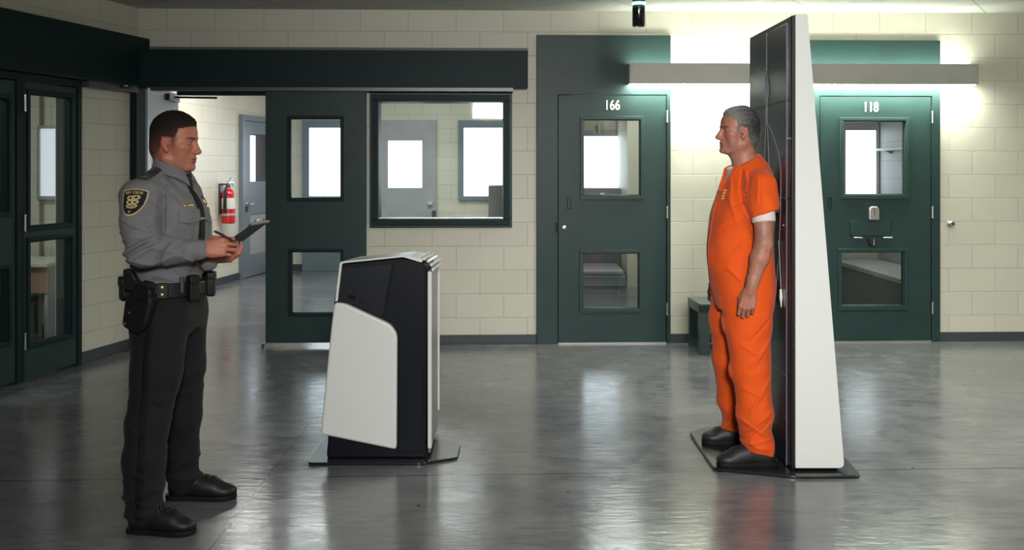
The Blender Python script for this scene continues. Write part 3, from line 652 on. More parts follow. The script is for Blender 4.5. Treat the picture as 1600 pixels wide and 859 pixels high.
# ================================================================= implicit surfaces (people and clothing)
def _smin(a, b, k):
    h = np.maximum(k-np.abs(a-b), 0)/k
    return np.minimum(a, b)-h*h*k*.25
def _table(zs, vals, n=160):                              # smooth (Catmull-Rom) interpolation table
    zs = np.asarray(zs, float); vals = np.asarray(vals, float); m = np.zeros_like(vals)
    m[1:-1] = (vals[2:]-vals[:-2])/(zs[2:]-zs[:-2]); m[0] = (vals[1]-vals[0])/(zs[1]-zs[0]); m[-1] = (vals[-1]-vals[-2])/(zs[-1]-zs[-2])
    X = np.linspace(zs[0], zs[-1], n); i = np.clip(np.searchsorted(zs, X, 'right')-1, 0, len(zs)-2)
    h = zs[i+1]-zs[i]; t = (X-zs[i])/h
    Y = (2*t**3-3*t**2+1)*vals[i]+(t**3-2*t**2+t)*h*m[i]+(-2*t**3+3*t**2)*vals[i+1]+(t**3-t**2)*h*m[i+1]
    return X, Y
class Shape:
    def __init__(s): s.p = []; s.M = None; s.disp = None
    def _put(s, fn, lo, hi, k, op):
        lo = np.array(lo, float); hi = np.array(hi, float)
        if s.M is not None:
            M = np.array(s.M); sc = np.linalg.norm(M[:3, 0]); R = M[:3, :3]/sc; T = M[:3, 3]; f0 = fn
            fn = lambda P: f0(((P-T)@R)/sc)*sc
            c = np.array([[x, y, z] for x in (lo[0], hi[0]) for y in (lo[1], hi[1]) for z in (lo[2], hi[2])])@R.T*sc+T
            lo, hi = c.min(0), c.max(0); k = k*sc
        s.p.append((fn, lo, hi, k, op)); return s
    def cone(s, a, b, ra, rb, k=.015, op=1):
        a = np.array(a, float); b = np.array(b, float); ba = b-a; L = max(ba@ba, 1e-12); r = max(ra, rb)
        def fn(P):
            q = P-a; t = np.clip((q@ba)/L, 0, 1)
            return np.sqrt(((q-t[:, None]*ba)**2).sum(1))-(ra+(rb-ra)*t)
        return s._put(fn, np.minimum(a, b)-r, np.maximum(a, b)+r, k, op)
    def chain(s, pts, rs, k=.015, op=1):
        for i in range(len(pts)-1): s.cone(pts[i], pts[i+1], rs[i], rs[i+1], k, op)
        return s
    def ell(s, c, r, k=.015, op=1, rot=None):
        c = np.array(c, float); r = np.array(r, float); R = np.eye(3)
        if rot is not None:
            R = np.array(Matrix.Rotation(rot[2], 3, 'Z')@Matrix.Rotation(rot[1], 3, 'Y')@Matrix.Rotation(rot[0], 3, 'X'))
        def fn(P):
            q = ((P-c)@R)/r; k0 = np.sqrt((q**2).sum(1)); k1 = np.sqrt(((q/r)**2).sum(1))
            return k0*(k0-1)/np.maximum(k1, 1e-9)
        m = r.max() if rot is not None else r
        return s._put(fn, c-m, c+m, k, op)
    def loft(s, rows, k=.02, op=1, n=2.4, axis=2):         # rows: (h, ca, cb, ra, rb): super-elliptical sections along an axis
        A = np.array(rows, float); T = [_table(A[:, 0], A[:, j]) for j in range(1, 5)]; z0, z1 = A[0, 0], A[-1, 0]
        ia, ib = [(1, 2), (2, 0), (0, 1)][axis]
        def fn(P):
            z = np.clip(P[:, axis], z0, z1); ca, cb, ra, rb = [np.interp(z, *t) for t in T]
            x = np.abs(P[:, ia]-ca)/ra; y = np.abs(P[:, ib]-cb)/rb
            q = (x**n+y**n)**(1/n)
            d = (q-1)*np.minimum(ra, rb)
            dz = np.maximum(z0-P[:, axis], P[:, axis]-z1)
            return np.where(dz > -.02, -(_smin(-d, -dz, .02)), d)
        lo = [0]*3; hi = [0]*3
        lo[axis], hi[axis] = z0, z1
        lo[ia], hi[ia] = (A[:, 1]-A[:, 3]).min()-.01, (A[:, 1]+A[:, 3]).max()+.01
        lo[ib], hi[ib] = (A[:, 2]-A[:, 4]).min()-.01, (A[:, 2]+A[:, 4]).max()+.01
        return s._put(fn, lo, hi, k, op)
    def poly2(s, poly, axis, lo_h, hi_h, k=.01, op=2):      # infinite prism of a 2-D outline (other two axes, cyclic order x,z for axis y)
        V = np.array(poly, float); ia, ib = {2: (0, 1), 1: (0, 2), 0: (1, 2)}[axis]
        def fn(P):
            p = P[:, [ia, ib]]; N = len(V); d = np.full(len(p), 1e9); sgn = np.ones(len(p))
            for i in range(N):
                a, b = V[i], V[i-1]; e = b-a; w = p-a
                t = np.clip((w@e)/(e@e), 0, 1); d = np.minimum(d, ((w-t[:, None]*e)**2).sum(1))
                c1 = p[:, 1] >= a[1]; c2 = p[:, 1] < b[1]; c3 = e[0]*w[:, 1] > e[1]*w[:, 0]
                sgn = np.where((c1 & c2 & c3) | (~c1 & ~c2 & ~c3), -sgn, sgn)
            d2 = sgn*np.sqrt(d)
            return np.maximum(d2, np.maximum(lo_h-P[:, axis], P[:, axis]-hi_h))
        lo = np.full(3, -9.0); hi = np.full(3, 9.0)
        return s._put(fn, lo, hi, k, op)
    def half(s, n, c, k=.005, op=-1):                       # half space n.p > c
        n = np.array(n, float); n /= np.linalg.norm(n)
        return s._put(lambda P: c-P@n, [-9]*3, [9]*3, k, op)
    def fn(s, f, lo, hi, k=.01, op=1): return s._put(f, lo, hi, k, op)
    def eval(s, P, prims=None, disp=True):
        d = np.full(len(P), 1e3)
        for fn, lo, hi, k, op in (s.p if prims is None else prims):
            v = fn(P)
            if op == 1: d = _smin(d, v, k)
            elif op == -1: d = -_smin(-d, v, k)
            else: d = -_smin(-d, -v, k)
        if disp and s.disp is not None: d = d-s.disp(P)
        return d
    def bounds(s, pad=.02):
        lo = np.min([p[1] for p in s.p if p[4] == 1], 0)-pad; hi = np.max([p[2] for p in s.p if p[4] == 1], 0)+pad
        return lo, hi
    def mesh(s, h=.004, zones=None):                       # zones: list of (z0, z1, dz) with a spacing of their own
        lo, hi = s.bounds()
        ax = [np.arange(lo[i], hi[i]+h, h) for i in range(3)]
        if zones:
            z = [lo[2]]; base = h*1.9
            while z[-1] < hi[2]:
                st = base
                for a, b, dz in zones:
                    if a <= z[-1] <= b: st = min(st, dz)
                z.append(z[-1]+st)
            ax[2] = np.array(z)
        B = 14; n = [len(a) for a in ax]
        F = np.empty(n, np.float32)
        blocks = [(i, j, k) for i in range(0, n[0], B) for j in range(0, n[1], B) for k in range(0, n[2], B)]
        b0 = np.array([[ax[d][b[d]] for d in range(3)] for b in blocks]); b1 = np.array([[ax[d][min(b[d]+B, n[d])-1] for d in range(3)] for b in blocks])
        c = (b0+b1)/2; hd = np.linalg.norm(b1-b0, axis=1)/2
        dc = s.eval(c, disp=False)
        for bi, b in enumerate(blocks):
            sl = tuple(slice(b[d], min(b[d]+B, n[d])) for d in range(3))
            if abs(dc[bi]) > hd[bi]*1.7+.045:
                F[sl] = dc[bi]; continue
            g = np.meshgrid(ax[0][sl[0]], ax[1][sl[1]], ax[2][sl[2]], indexing='ij')
            P = np.stack([q.ravel() for q in g], 1)
            pr = [p for p in s.p if p[4] != 1 and (p[1][0] < -8 or np.all(p[1]-p[3]-hd[bi]-.02 < b1[bi]) and np.all(p[2]+p[3]+hd[bi]+.02 > b0[bi])) or p[4] == 1 and np.all(p[1]-p[3]-hd[bi]*2-.03 < b1[bi]) and np.all(p[2]+p[3]+hd[bi]*2+.03 > b0[bi])]
            F[sl] = s.eval(P, pr).reshape(g[0].shape)
        S = F < 0
        cs = np.zeros([m-1 for m in n], np.uint8)
        for i in (0, 1):
            for j in (0, 1):
                for k in (0, 1): cs += S[i:n[0]-1+i, j:n[1]-1+j, k:n[2]-1+k]
        act = (cs > 0) & (cs < 8); I = np.argwhere(act)
        idx = np.full(act.shape, -1, np.int32); idx[act] = np.arange(len(I))
        off = np.array([[i, j, k] for i in (0, 1) for j in (0, 1) for k in (0, 1)])
        vals = np.stack([F[I[:, 0]+o[0], I[:, 1]+o[1], I[:, 2]+o[2]] for o in off], 1)
        acc = np.zeros((len(I), 3)); cnt = np.zeros(len(I))
        for a in range(8):
            for b in range(a+1, 8):
                if np.abs(off[a]-off[b]).sum() != 1: continue
                va, vb = vals[:, a], vals[:, b]; m = (va < 0) != (vb < 0)
                t = np.where(m, va/np.where(m, va-vb, 1), 0)
                acc += np.where(m[:, None], off[a]+(off[b]-off[a])*t[:, None], 0); cnt += m
        loc_ = I+acc/cnt[:, None]
        V = np.stack([np.interp(loc_[:, d], np.arange(n[d]), ax[d]) for d in range(3)], 1)
        Q = []
        for d in range(3):
            e, f = [(1, 2), (2, 0), (0, 1)][d]
            A = np.take(S, range(n[d]-1), d); Bm = np.take(S, range(1, n[d]), d)
            for flip in (False, True):
                E = np.argwhere((A & ~Bm) if not flip else (~A & Bm))
                E = E[(E[:, e] > 0) & (E[:, f] > 0) & (E[:, e] < n[e]-1) & (E[:, f] < n[f]-1)]
                q = []
                for (oe, of) in ((-1, -1), (0, -1), (0, 0), (-1, 0)):
                    w = E.copy(); w[:, e] += oe; w[:, f] += of; q.append(idx[w[:, 0], w[:, 1], w[:, 2]])
                q = np.stack(q, 1); Q.append(q[:, ::-1] if flip else q)
        Q = np.concatenate(Q); Q = Q[(Q >= 0).all(1)]
        return V, Q
    def build(s, name, m, root, h=.004, zones=None, parent=None, color=None, as_root=False):
        V, Q = s.mesh(h, zones)
        return np_mesh(name, V, Q, m, root, parent, color, as_root)
def np_mesh(name, V, Q, m, root, parent=None, color=None, as_root=False):
    me = bpy.data.meshes.new(name); me.from_pydata(V.tolist(), [], Q.tolist()); me.shade_smooth()
    if color is not None:
        at_ = me.color_attributes.new('Col', 'FLOAT_COLOR', 'POINT')
        C4 = np.ones((len(V), 4), np.float32); C4[:, :3] = color(V); at_.data.foreach_set('color', C4.ravel())
    me.materials.append(m)
    o = bpy.data.objects.new(name, me); COL.objects.link(o)
    if parent is not None: o.parent = parent
    else: o.location = root
    return o
def project(shape, P, direction, far=.5):                   # march points along a direction on to the surface
    P = np.array(P, float); d = np.array(direction, float); d /= np.linalg.norm(d); t = np.zeros(len(P))
    for _ in range(70):
        v = shape.eval(P+t[:, None]*d); t = np.clip(t+v*.7, 0, far)
    return P+t[:, None]*d
def conform(name, m, parent, shape, c, u, v, mask, size, step=.002, lift=.0015, thick=.0015, start=.10):
    """a thin piece lying on a garment: mask(a,b) of the outline in the plane (u,v) around c, pressed on to the surface"""
    u = np.array(u, float); u /= np.linalg.norm(u); v = np.array(v, float); v -= u*(u@v); v /= np.linalg.norm(v); nrm = np.cross(u, v); c = np.array(c, float)
    na, nb = int(size[0]/step)+1, int(size[1]/step)+1
    a = (np.arange(na)-(na-1)/2)*step; b = (np.arange(nb)-(nb-1)/2)*step
    A, B = np.meshgrid(a, b, indexing='ij'); P = c+A.reshape(-1, 1)*u+B.reshape(-1, 1)*v+nrm*start
    H = project(shape, P, -nrm); 
    e = 1e-3; N = np.stack([shape.eval(H+np.eye(3)[i]*e)-shape.eval(H-np.eye(3)[i]*e) for i in range(3)], 1); N /= np.linalg.norm(N, axis=1)[:, None]+1e-9
    top = H+N*(lift+thick); low = H+N*(lift-.004)
    ca, cb = (a[:-1]+a[1:])/2, (b[:-1]+b[1:])/2; CA, CB = np.meshgrid(ca, cb, indexing='ij'); keep = mask(CA, CB)
    ii, jj = np.nonzero(keep); quad = np.stack([ii*nb+jj, (ii+1)*nb+jj, (ii+1)*nb+jj+1, ii*nb+jj+1], 1)
    K = set(map(tuple, np.stack([ii, jj], 1).tolist())); T = na*nb; faces = quad.tolist()
    for i, j in K:
        q = (i*nb+j, (i+1)*nb+j, (i+1)*nb+j+1, i*nb+j+1)
        for (di, dj), (x, y) in (((0, -1), (0, 1)), ((1, 0), (1, 2)), ((0, 1), (2, 3)), ((-1, 0), (3, 0))):
            if (i+di, j+dj) not in K: faces.append([q[y], q[x], q[x]+T, q[y]+T])
    V = np.concatenate([top, low]); F = np.array(faces); used = np.unique(F); mp = np.full(len(V), -1); mp[used] = np.arange(len(used))
    return np_mesh(name, V[used], mp[F], m, (0, 0, 0), parent)
_rng = np.random.RandomState(11)
def waves(n, f0, f1, stretch=(1, 1, 1), seed=0):            # cheap smooth noise: sum of random waves
    r = np.random.RandomState(seed); K = r.normal(size=(n, 3)); K /= np.linalg.norm(K, axis=1)[:, None]
    K = K*np.exp(r.uniform(np.log(f0), np.log(f1), (n, 1)))*np.array(stretch); ph = r.uniform(0, 6.28, n); amp = 1/np.sqrt(n)
    def f(P):
        out = np.zeros(len(P))
        for i in range(n): out += np.sin(P@K[i]+ph[i])
        return out*amp
    return f
def ridged(f, sharp=1.0): return lambda P: 1-np.abs(np.tanh(f(P)*sharp))*2
def creases(lines, ybelow):
    """folds of a garment: (x0,z0,x1,z1,width,height) seen from the side, on the part with y < ybelow"""
    def f(P):
        out = np.zeros(len(P)); g = P[:, 1] < ybelow
        if not g.any(): return out
        Q = P[g][:, [0, 2]]; o = np.zeros(len(Q))
        for x0, z0, x1, z1, w, h in lines:
            a = np.array((x0, z0)); e = np.array((x1, z1))-a; q = Q-a; t = np.clip((q@e)/(e@e), 0, 1); d = ((q-t[:, None]*e)**2).sum(1)
            o += h*np.exp(-d/(w*w))*(.35+.65*np.sin(np.pi*(.15+.7*t)))
        out[g] = o; return out
    return f
def pxlines(L, root, d):                                  # crease lines given where they are seen
    return [((a-CXP)/FPX*d-root.x, EYE+(HYP-b)/FPX*d, (c-CXP)/FPX*d-root.x, EYE+(HYP-e)/FPX*d, w, h) for a, b, c, e, w, h in L]
def sstep(a, b, x): t = np.clip((x-a)/(b-a), 0, 1); return t*t*(3-2*t)
def blob(P, c, r, soft=.5):                                 # 1 inside an ellipsoid, fading out
    q = np.sqrt((((P-np.array(c))/np.array(r))**2).sum(1)); return 1-sstep(1-soft, 1+soft, q)
def lerp3(C, col, w): return C*(1-w[:, None])+np.array(col)*w[:, None]

def cranium(s):
    s.ell((.003, 0, .150), (.0905, .0765, .086)); s.ell((.042, 0, .152), (.053, .062, .054), .03)
def head_shape(s, M, nose=0.0, chinf=0.0, jaw=1.0, brow=0.0, lip=1.0, cheek=0.0, mouth=0.0):
    s.M = M
    cranium(s); s.ell((.038, 0, .088), (.055, .060*jaw, .070), .03); s.ell((-.045, 0, .085), (.040, .055, .045), .035)
    for y in (1, -1):
        s.cone((-.000, y*.053*jaw, .052), (.066, y*.021, .016), .019, .018, .022)
        s.ell((.061, y*.047, .094), (.023, .018, .016), .022); s.ell((.053, y*(.040+cheek), .060), (.022, .018, .026), .02)
    s.ell((.032, 0, .040), (.050, .046*jaw, .036), .02); s.ell((.083+chinf, 0, .0145), (.0155, .022, .0150), .016); s.ell((.077+chinf*.5, 0, .048), (.022, .030, .026), .016)
    for y in (1, -1): s.cone((.0935+brow, y*.011, .1300), (.071, y*.047, .1285), .0090, .0090, .011)
    for y in (1, -1): s.ell((.101, y*.032, .1135), (.0205, .0195, .0110), .011, -1)
    s.cone((.088, 0, .118), (.100+nose*.5, 0, .078), .0085, .0130, .010); s.cone((.094, 0, .124), (.111+nose, 0, .083), .0072, .0100, .010); s.ell((.1135+nose, 0, .0780), (.0112, .0108, .0088), .007)
    for y in (1, -1): s.ell((.102+nose*.6, y*.0128, .0745), (.0115, .0070, .0080), .006)
    for y in (1, -1): s.ell((.106+nose*.7, y*.0065, .0668), (.005, .0032, .0042), .003, -1)
    s.ell((.0950+mouth, 0, .0515), (.0085*lip, .021, .0054), .006); s.ell((.0925+mouth, 0, .0418), (.0088*lip, .018, .0060), .006)
    for y in (1, -1): s.cone((.1075+mouth, 0, .0467), (.0905+mouth, y*.0245, .0458), .0030, .0018, .0035, -1)
    s.ell((.101+chinf, 0, .0300), (.009, .016, .0055), .010, -1)
    for y in (1, -1):
        s.cone((.0985, y*.018, .070), (.0885, y*.033, .045), .0024, .0020, .008, -1)                     # nose-mouth fold
        s.ell((.0785, y*.032, .1148), (.0148, .0165, .0148), .005)
        s.ell((.0932, y*.0330, .1134), (.0108, .0136, .0031), .002, -1)
        s.ell((.006, y*.0795, .106), (.0170, .0065, .0290), .005, 1, (0, -.20, y*-.26)); s.ell((.011, y*.0765, .0825), (.0085, .0055, .0095), .006)
        s.ell((.0105, y*.0870, .1095), (.0078, .0062, .0165), .003, -1, (0, -.20, y*-.26)); s.ell((.0170, y*.0800, .0985), (.0042, .008, .0055), .003, -1)
    s.M = None
def polydist(poly):                                         # signed distance in the head's side view (x,z), negative inside
    V = np.array(poly, float)
    def f(p):
        d = np.full(len(p), 1e9); sgn = np.ones(len(p))
        for i in range(len(V)):
            a, b = V[i], V[i-1]; e = b-a; w = p-a
            t = np.clip((w@e)/(e@e), 0, 1); d = np.minimum(d, ((w-t[:, None]*e)**2).sum(1))
            c1 = p[:, 1] >= a[1]; c2 = p[:, 1] < b[1]; c3 = e[0]*w[:, 1] > e[1]*w[:, 0]
            sgn = np.where((c1 & c2 & c3) | (~c1 & ~c2 & ~c3), -sgn, sgn)
        return sgn*np.sqrt(d)
    return f
def hair_shape(M, poly, thick, fade, rag, strand):
    """hair as a layer over the skull: thick(L) deep inside the hairline, thinning to nothing at it"""
    s = Shape(); s.M = M; cranium(s); s.ell((-.045, 0, .085), (.040, .055, .045), .035); s.M = None; pd = polydist(poly); sc = np.linalg.norm(np.array(M)[:3, 0])
    def disp(P):
        L = to_local(M, P); d = -pd(L[:, [0, 2]])+rag(P); w = np.clip(d/fade, -1, 1); w = np.where(w > 0, w**.6, w)
        return (np.where(w > 0, w*thick(L)*(1+strand(P)), 0)-.0035*(1-np.clip(w*4, 0, 1)))*sc
    s.disp = disp; return s
def hand_shape(s, M, curl, thumb, spread=1.0, side=1, k=.006):
    """wrist at origin, +x to the fingers, +z back of hand, thumb on +y*side; curl: 4 x (mcp, pip, dip) degrees"""
    s.M = M
    ys = [.0295, .0100, -.0095, -.0275]; xs = [.088, .093, .088, .079]; Ls = [(.040, .025, .020), (.045, .028, .021), (.041, .026, .021), (.033, .020, .018)]
    s.cone((-.045, 0, 0), (.015, 0, 0), .026, .024, .012); s.ell((.048, side*.000, -.004), (.046, .036, .0145), .010)
    for i in range(4):
        y = ys[i]*side; s.cone((.012, y*.55, 0), (xs[i], y, .001), .014, .0112, .010)
        p = np.array((xs[i], y, 0.0)); a = 0.0; rr = (.0094, .0085, .0077, .0064) if i < 3 else (.0084, .0074, .0067, .0057); dy = side*(1.5-i)*.10*spread
        for j in range(3):
            a += math.radians(curl[i][j]); d = np.array((math.cos(a), dy*math.cos(a), -math.sin(a))); q = p+d*Ls[i][j]
            s.cone(p, q, rr[j], rr[j+1], .003); p = q
    T = [np.array((t[0], t[1]*side, t[2])) for t in thumb]
    s.chain(T, (.0165, .0125, .0108, .0085), .006)
    s.M = None
def mat_from(o, x, z):                                      # 4x4 from origin, x axis, approximate z axis
    x = Vector(x).normalized(); z = Vector(z); z = (z-x*z.dot(x)).normalized(); y = z.cross(x)
    return Matrix(((x.x, y.x, z.x, o[0]), (x.y, y.y, z.y, o[1]), (x.z, y.z, z.z, o[2]), (0, 0, 0, 1)))
def to_local(M, P):
    M = np.array(M); sc = np.linalg.norm(M[:3, 0]); return ((P-M[:3, 3])@(M[:3, :3]/sc))/sc
def skin_mat(name, rough=.48):
    m = mat(name, (.5, .3, .2), rough, spec=.4); t = NT(m)
    a = t.add('ShaderNodeAttribute'); a.attribute_name = 'Col'; v = t.coords(); n = t.noise(v, 60, 4, .6)
    t.link(t.mix(1.0, a.outputs['Color'], t.ramp(n, [(.3, (.86, .84, .84)), (.7, (1.08, 1.06, 1.06))]), 'MULTIPLY'), t.b.inputs['Base Color'])
    t.bump(t.noise(v, 420, 2), .10, .001)
    t.b.inputs['Subsurface Weight'].default_value = .10; t.b.inputs['Subsurface Radius'].default_value = (.010, .004, .002); t.b.inputs['Subsurface Scale'].default_value = .5
    return m
def hair_mat(name, rough=.75):
    m = mat(name, (.05, .05, .05), rough, spec=.18); t = NT(m)
    a = t.add('ShaderNodeAttribute'); a.attribute_name = 'Col'; v = t.coords((1, 3, 1.6)); n = t.noise(v, 170, 4, .65, .4)
    t.link(t.mix(1.0, a.outputs['Color'], t.ramp(n, [(.3, (.55,)*3), (.72, (1.4,)*3)]), 'MULTIPLY'), t.b.inputs['Base Color']); t.bump(n, .5, .004)
    return m
def eye_obj(parent, M, y, gaze, iris):
    m = mat('eye_surface', (.62, .60, .56), .12, coat=.5); t = NT(m)
    tc = t.add('ShaderNodeTexCoord'); dp = t.add('ShaderNodeVectorMath', operation='NORMALIZE'); t.link(tc.outputs['Object'], dp.inputs[0])
    dt = t.add('ShaderNodeVectorMath', operation='DOT_PRODUCT'); t.link(dp.outputs[0], dt.inputs[0]); dt.inputs[1].default_value = gaze
    t.link(t.ramp(dt.outputs['Value'], [(.86, (.36, .31, .28)), (.88, tuple(c*.4 for c in iris)), (.93, iris), (.968, iris), (.975, (.004, .004, .004))]), t.b.inputs['Base Color'])
    mb = MB(); r = .0133
    mb.lathe([(max(1e-5, r*math.sin(PI*i/16)), -r*math.cos(PI*i/16)) for i in range(17)], n=24)
    o = mb.build('eye', m, parent); o.matrix_local = M@Matrix.Translation((.0795, y, .1148)); return o
def shoe(parent, pos, ang, L, m, msole, laces=None, high=.085, wid=.052):
    """shoe: upper as one smooth surface, sole and laces as pieces of it; pos = middle of the heel on the ground"""
    s = Shape(); s.M = Matrix.Translation(pos)@Matrix.Rotation(ang, 4, 'Z'); k = L/.29
    s.ell((.232*k, .004, .034), (.062*k, wid*.93, .032), .03); s.ell((.16*k, 0, .046), (.085*k, wid*.92, .042), .03); s.ell((.055*k, 0, .052), (.056*k, wid*.80, .048), .03)
    s.cone((.055*k, 0, .055), (.060*k, 0, high+.02), .046, .046, .03); s.cone((.19*k, 0, .062), (.095*k, 0, high), .030, .040, .03)
    s.half((0, 0, -1), -.014, .006)
    o = s.build('shoe', m, (0, 0, 0), .0045, parent=parent)
    foot = [(-.006, -.030), (.03, -.041), (.10, -.040), (.17, -.050), (.235, -.054), (.275, -.038), (.297, .0), (.285, .036), (.24, .051), (.17, .046), (.10, .036), (.03, .040), (-.006, .030), (-.014, 0)]
    R = s.M; V = lambda x, y, z: tuple(R@Vector((x*k, y*wid/.052, z)))
    pl = round_poly(foot, .03, 3); mb = MB()
    mb.loft([[V(x*sc+off, y*sc2, z) for x, y in pl] for z, sc, sc2, off in ((0, .985, .95, .002), (.004, 1.0, .98, 0), (.015, 1.003, .99, 0), (.021, .993, .965, .001))])
    mb.build('sole', msole, o)
    if laces:
        T = lambda x, y, up: tuple(project(s, [V(x, y, .20)], (0, 0, -1))[0]+np.array((0, 0, up))); mb = MB()
        for i in range(4):
            x = .205-.027*i
            for sgn in (1, -1): mb.tube([T(x, sgn*.024, .001), T(x-.010, sgn*.010, .003), T(x-.016, -sgn*.006, .004), T(x-.026, -sgn*.024, .001)], .0026, 6)
        for sgn in (1, -1): mb.tube([T(.112, 0, .004), T(.122, sgn*.018, .012), T(.138, sgn*.030, .008), T(.150, sgn*.036, .003)], .0024, 6)
        mb.tube([T(.112, -.010, .003), T(.112, .0, .007), T(.112, .010, .003)], .005, 6)
        mb.build('laces', laces, o)
    return o
# ================================================================= officer with the clipboard
OR = Vector((-1.47, 4.40, 0)); OV = np.array(OR)
PH = math.radians(5)
def TM(phi, x, y, z=0): return Matrix.Translation((x, y, z))@Matrix.Rotation(-phi, 4, 'Z')
TOR = TM(PH, -.012, 0)                                                  # chest axes: x forward, y his left
HEADO = TM(math.radians(5), .008, -.005, 1.476)@Matrix.Scale(1.06, 4)@Matrix.Rotation(math.radians(1), 4, 'Y')
nS, nE, nW = np.array((-.072, -.178, 1.368)), np.array((-.030, -.255, 1.148)), np.array((.178, -.190, 1.150))
fS, fE, fW = np.array((.012, .160, 1.368)), np.array((.07, .200, 1.115)), np.array((.172, -.030, 1.098))
NHAND = mat_from((.190, -.188, 1.152), (1, .20, .12), (.1, -1, .25))@Matrix.Scale(1.07, 4)
FHAND = mat_from((.178, -.045, 1.100), (.97, -.22, .10), (.0, -.45, -1))
# ---- body (one continuous skin)
body = Shape()
head_shape(body, HEADO, jaw=1.08, brow=.003)
body.cone((.000, .0, 1.52), (-.012, .0, 1.40), .060, .066, .03)
body.M = TOR
body.loft([(.92, 0, 0, .085, .12), (1.05, 0, 0, .095, .135), (1.20, 0, 0, .105, .155), (1.33, 0, 0, .105, .17), (1.43, -.01, 0, .07, .13)], .04)
body.M = None
for S_, E_, W_ in ((nS, nE, nW), (fS, fE, fW)):
    body.chain([S_, E_], [.055, .042], .03); body.chain([E_, W_], [.042, .027], .02)
for y, xa, ya in ((-.09, -.02, -.21), (.09, -.01, .21)):
    body.chain([(-.004, y*.9, .93), (-.024, y*1.6, .50), (xa-.02, ya*.97, .09)], [.075, .045, .035], .03)
c_near = [(38, 52, 30), (42, 58, 32), (46, 62, 34), (52, 62, 34)]
hand_shape(body, NHAND, c_near, [(.016, .020, -.006), (.052, .040, -.020), (.086, .036, -.030), (.112, .024, -.036)], .4)
hand_shape(body, FHAND, [(30, 45, 30), (26, 45, 30), (24, 45, 30), (24, 45, 30)], [(.016, .020, -.004), (.046, .050, -.010), (.074, .060, -.018), (.098, .060, -.026)], .6, -1)
OH_POLY = [(.150, .190), (.090, .178), (.060, .170), (.050, .150), (.047, .122), (.038, .098), (.026, .098), (.024, .132), (-.008, .136), (-.016, .100), (-.030, .060), (-.06, .044), (-.14, .04), (-.14, .32), (.15, .32)]
_opd = polydist(OH_POLY)
def officer_skin(P):
    L = to_local(HEADO, P); C = np.tile(np.array((.50, .190, .118)), (len(P), 1)); hd = P[:, 2] > 1.40
    x, y, z = L.T; ay = np.abs(y)
    W = lambda w: np.where(hd, w, 0)
    C = lerp3(C, (.47, .16, .10), W(blob(L, (.06, 0, .09), (.06, .09, .03), .8)*.5)); C = lerp3(C, (.42, .10, .065), W(sstep(.074, .08, ay)*blob(L, (.002, 0, .103), (.026, .12, .040))*.75))
    C = lerp3(C, (.36, .17, .12), W(blob(L, (.06, 0, .03), (.06, .09, .045), .4)*.45)); C = lerp3(C, (.34, .09, .075), W(blob(L, (.098, 0, .0465), (.012, .021, .0095), .3)*.6))
    C = lerp3(C, (.05, .02, .015), W(blob(np.stack([x, ay, z], 1), (.098, .004, .0465), (.012, .024, .0020), .4)*.8))
    q = np.stack([x, ay, z], 1)
    br = blob(np.stack([x*0, ay, z-.1315-.10*(ay-.03)+.28*np.maximum(ay-.040, 0)], 1), (0, .031, 0), (1, .022, .0046), .35)*(x > .05); C = lerp3(C, (.035, .018, .012), W(br*.85))
    C = lerp3(C, (.09, .035, .025), W(blob(q, (.093, .0325, .1190), (.012, .014, .0022), .5)*.8)); C = lerp3(C, (.28, .10, .07), W(blob(q, (.09, .032, .107), (.015, .016, .004), .6)*.5))  # dark lash line, with upper lid shading painted into the skin colour
    pd = -_opd(np.stack([x, z], 1)); C = lerp3(C, (.105, .045, .030), W(sstep(-.012, .012, pd)*.85*(ay < .0815)))
    return C
M_SKIN_O = skin_mat('officer_skin')
off = body.build('person', M_SKIN_O, OR, .0026, [(1.40, 1.80, .0024), (1.06, 1.26, .0026)], color=officer_skin)
tag(off, 'officer in grey uniform shirt and black tie standing and writing on a clipboard', 'person')
for y in (.032, -.032): eye_obj(off, HEADO, y, (1, 0, 0), (.05, .09, .12))
# ---- hair (short, faded sides)
OH_POLY = [(.150, .190), (.090, .178), (.060, .170), (.050, .150), (.047, .122), (.038, .098), (.026, .098), (.024, .132), (-.008, .136), (-.016, .100), (-.030, .060), (-.06, .044), (-.14, .04), (-.14, .32), (.15, .32)]
_hw = waves(10, 300, 700, (.6, 1.4, 1), 3); _hr = waves(8, 150, 500, seed=4)
hs = hair_shape(HEADO, OH_POLY, lambda L: .0014+.0065*sstep(.165, .215, L[:, 2])*sstep(-.12, .06, L[:, 0])+.003*sstep(.14, .2, L[:, 2]), .016, lambda P: .0022*_hr(P), lambda P: .10*_hw(P))
def officer_hair(P):
    L = to_local(HEADO, P); w = sstep(.085, .185, L[:, 2]-.25*L[:, 0])
    return lerp3(np.tile(np.array((.105, .045, .030)), (len(P), 1)), (.014, .010, .008), w)
hs.build('hair', hair_mat('dark_brown_hair'), OR, .0024, parent=off, color=officer_hair)

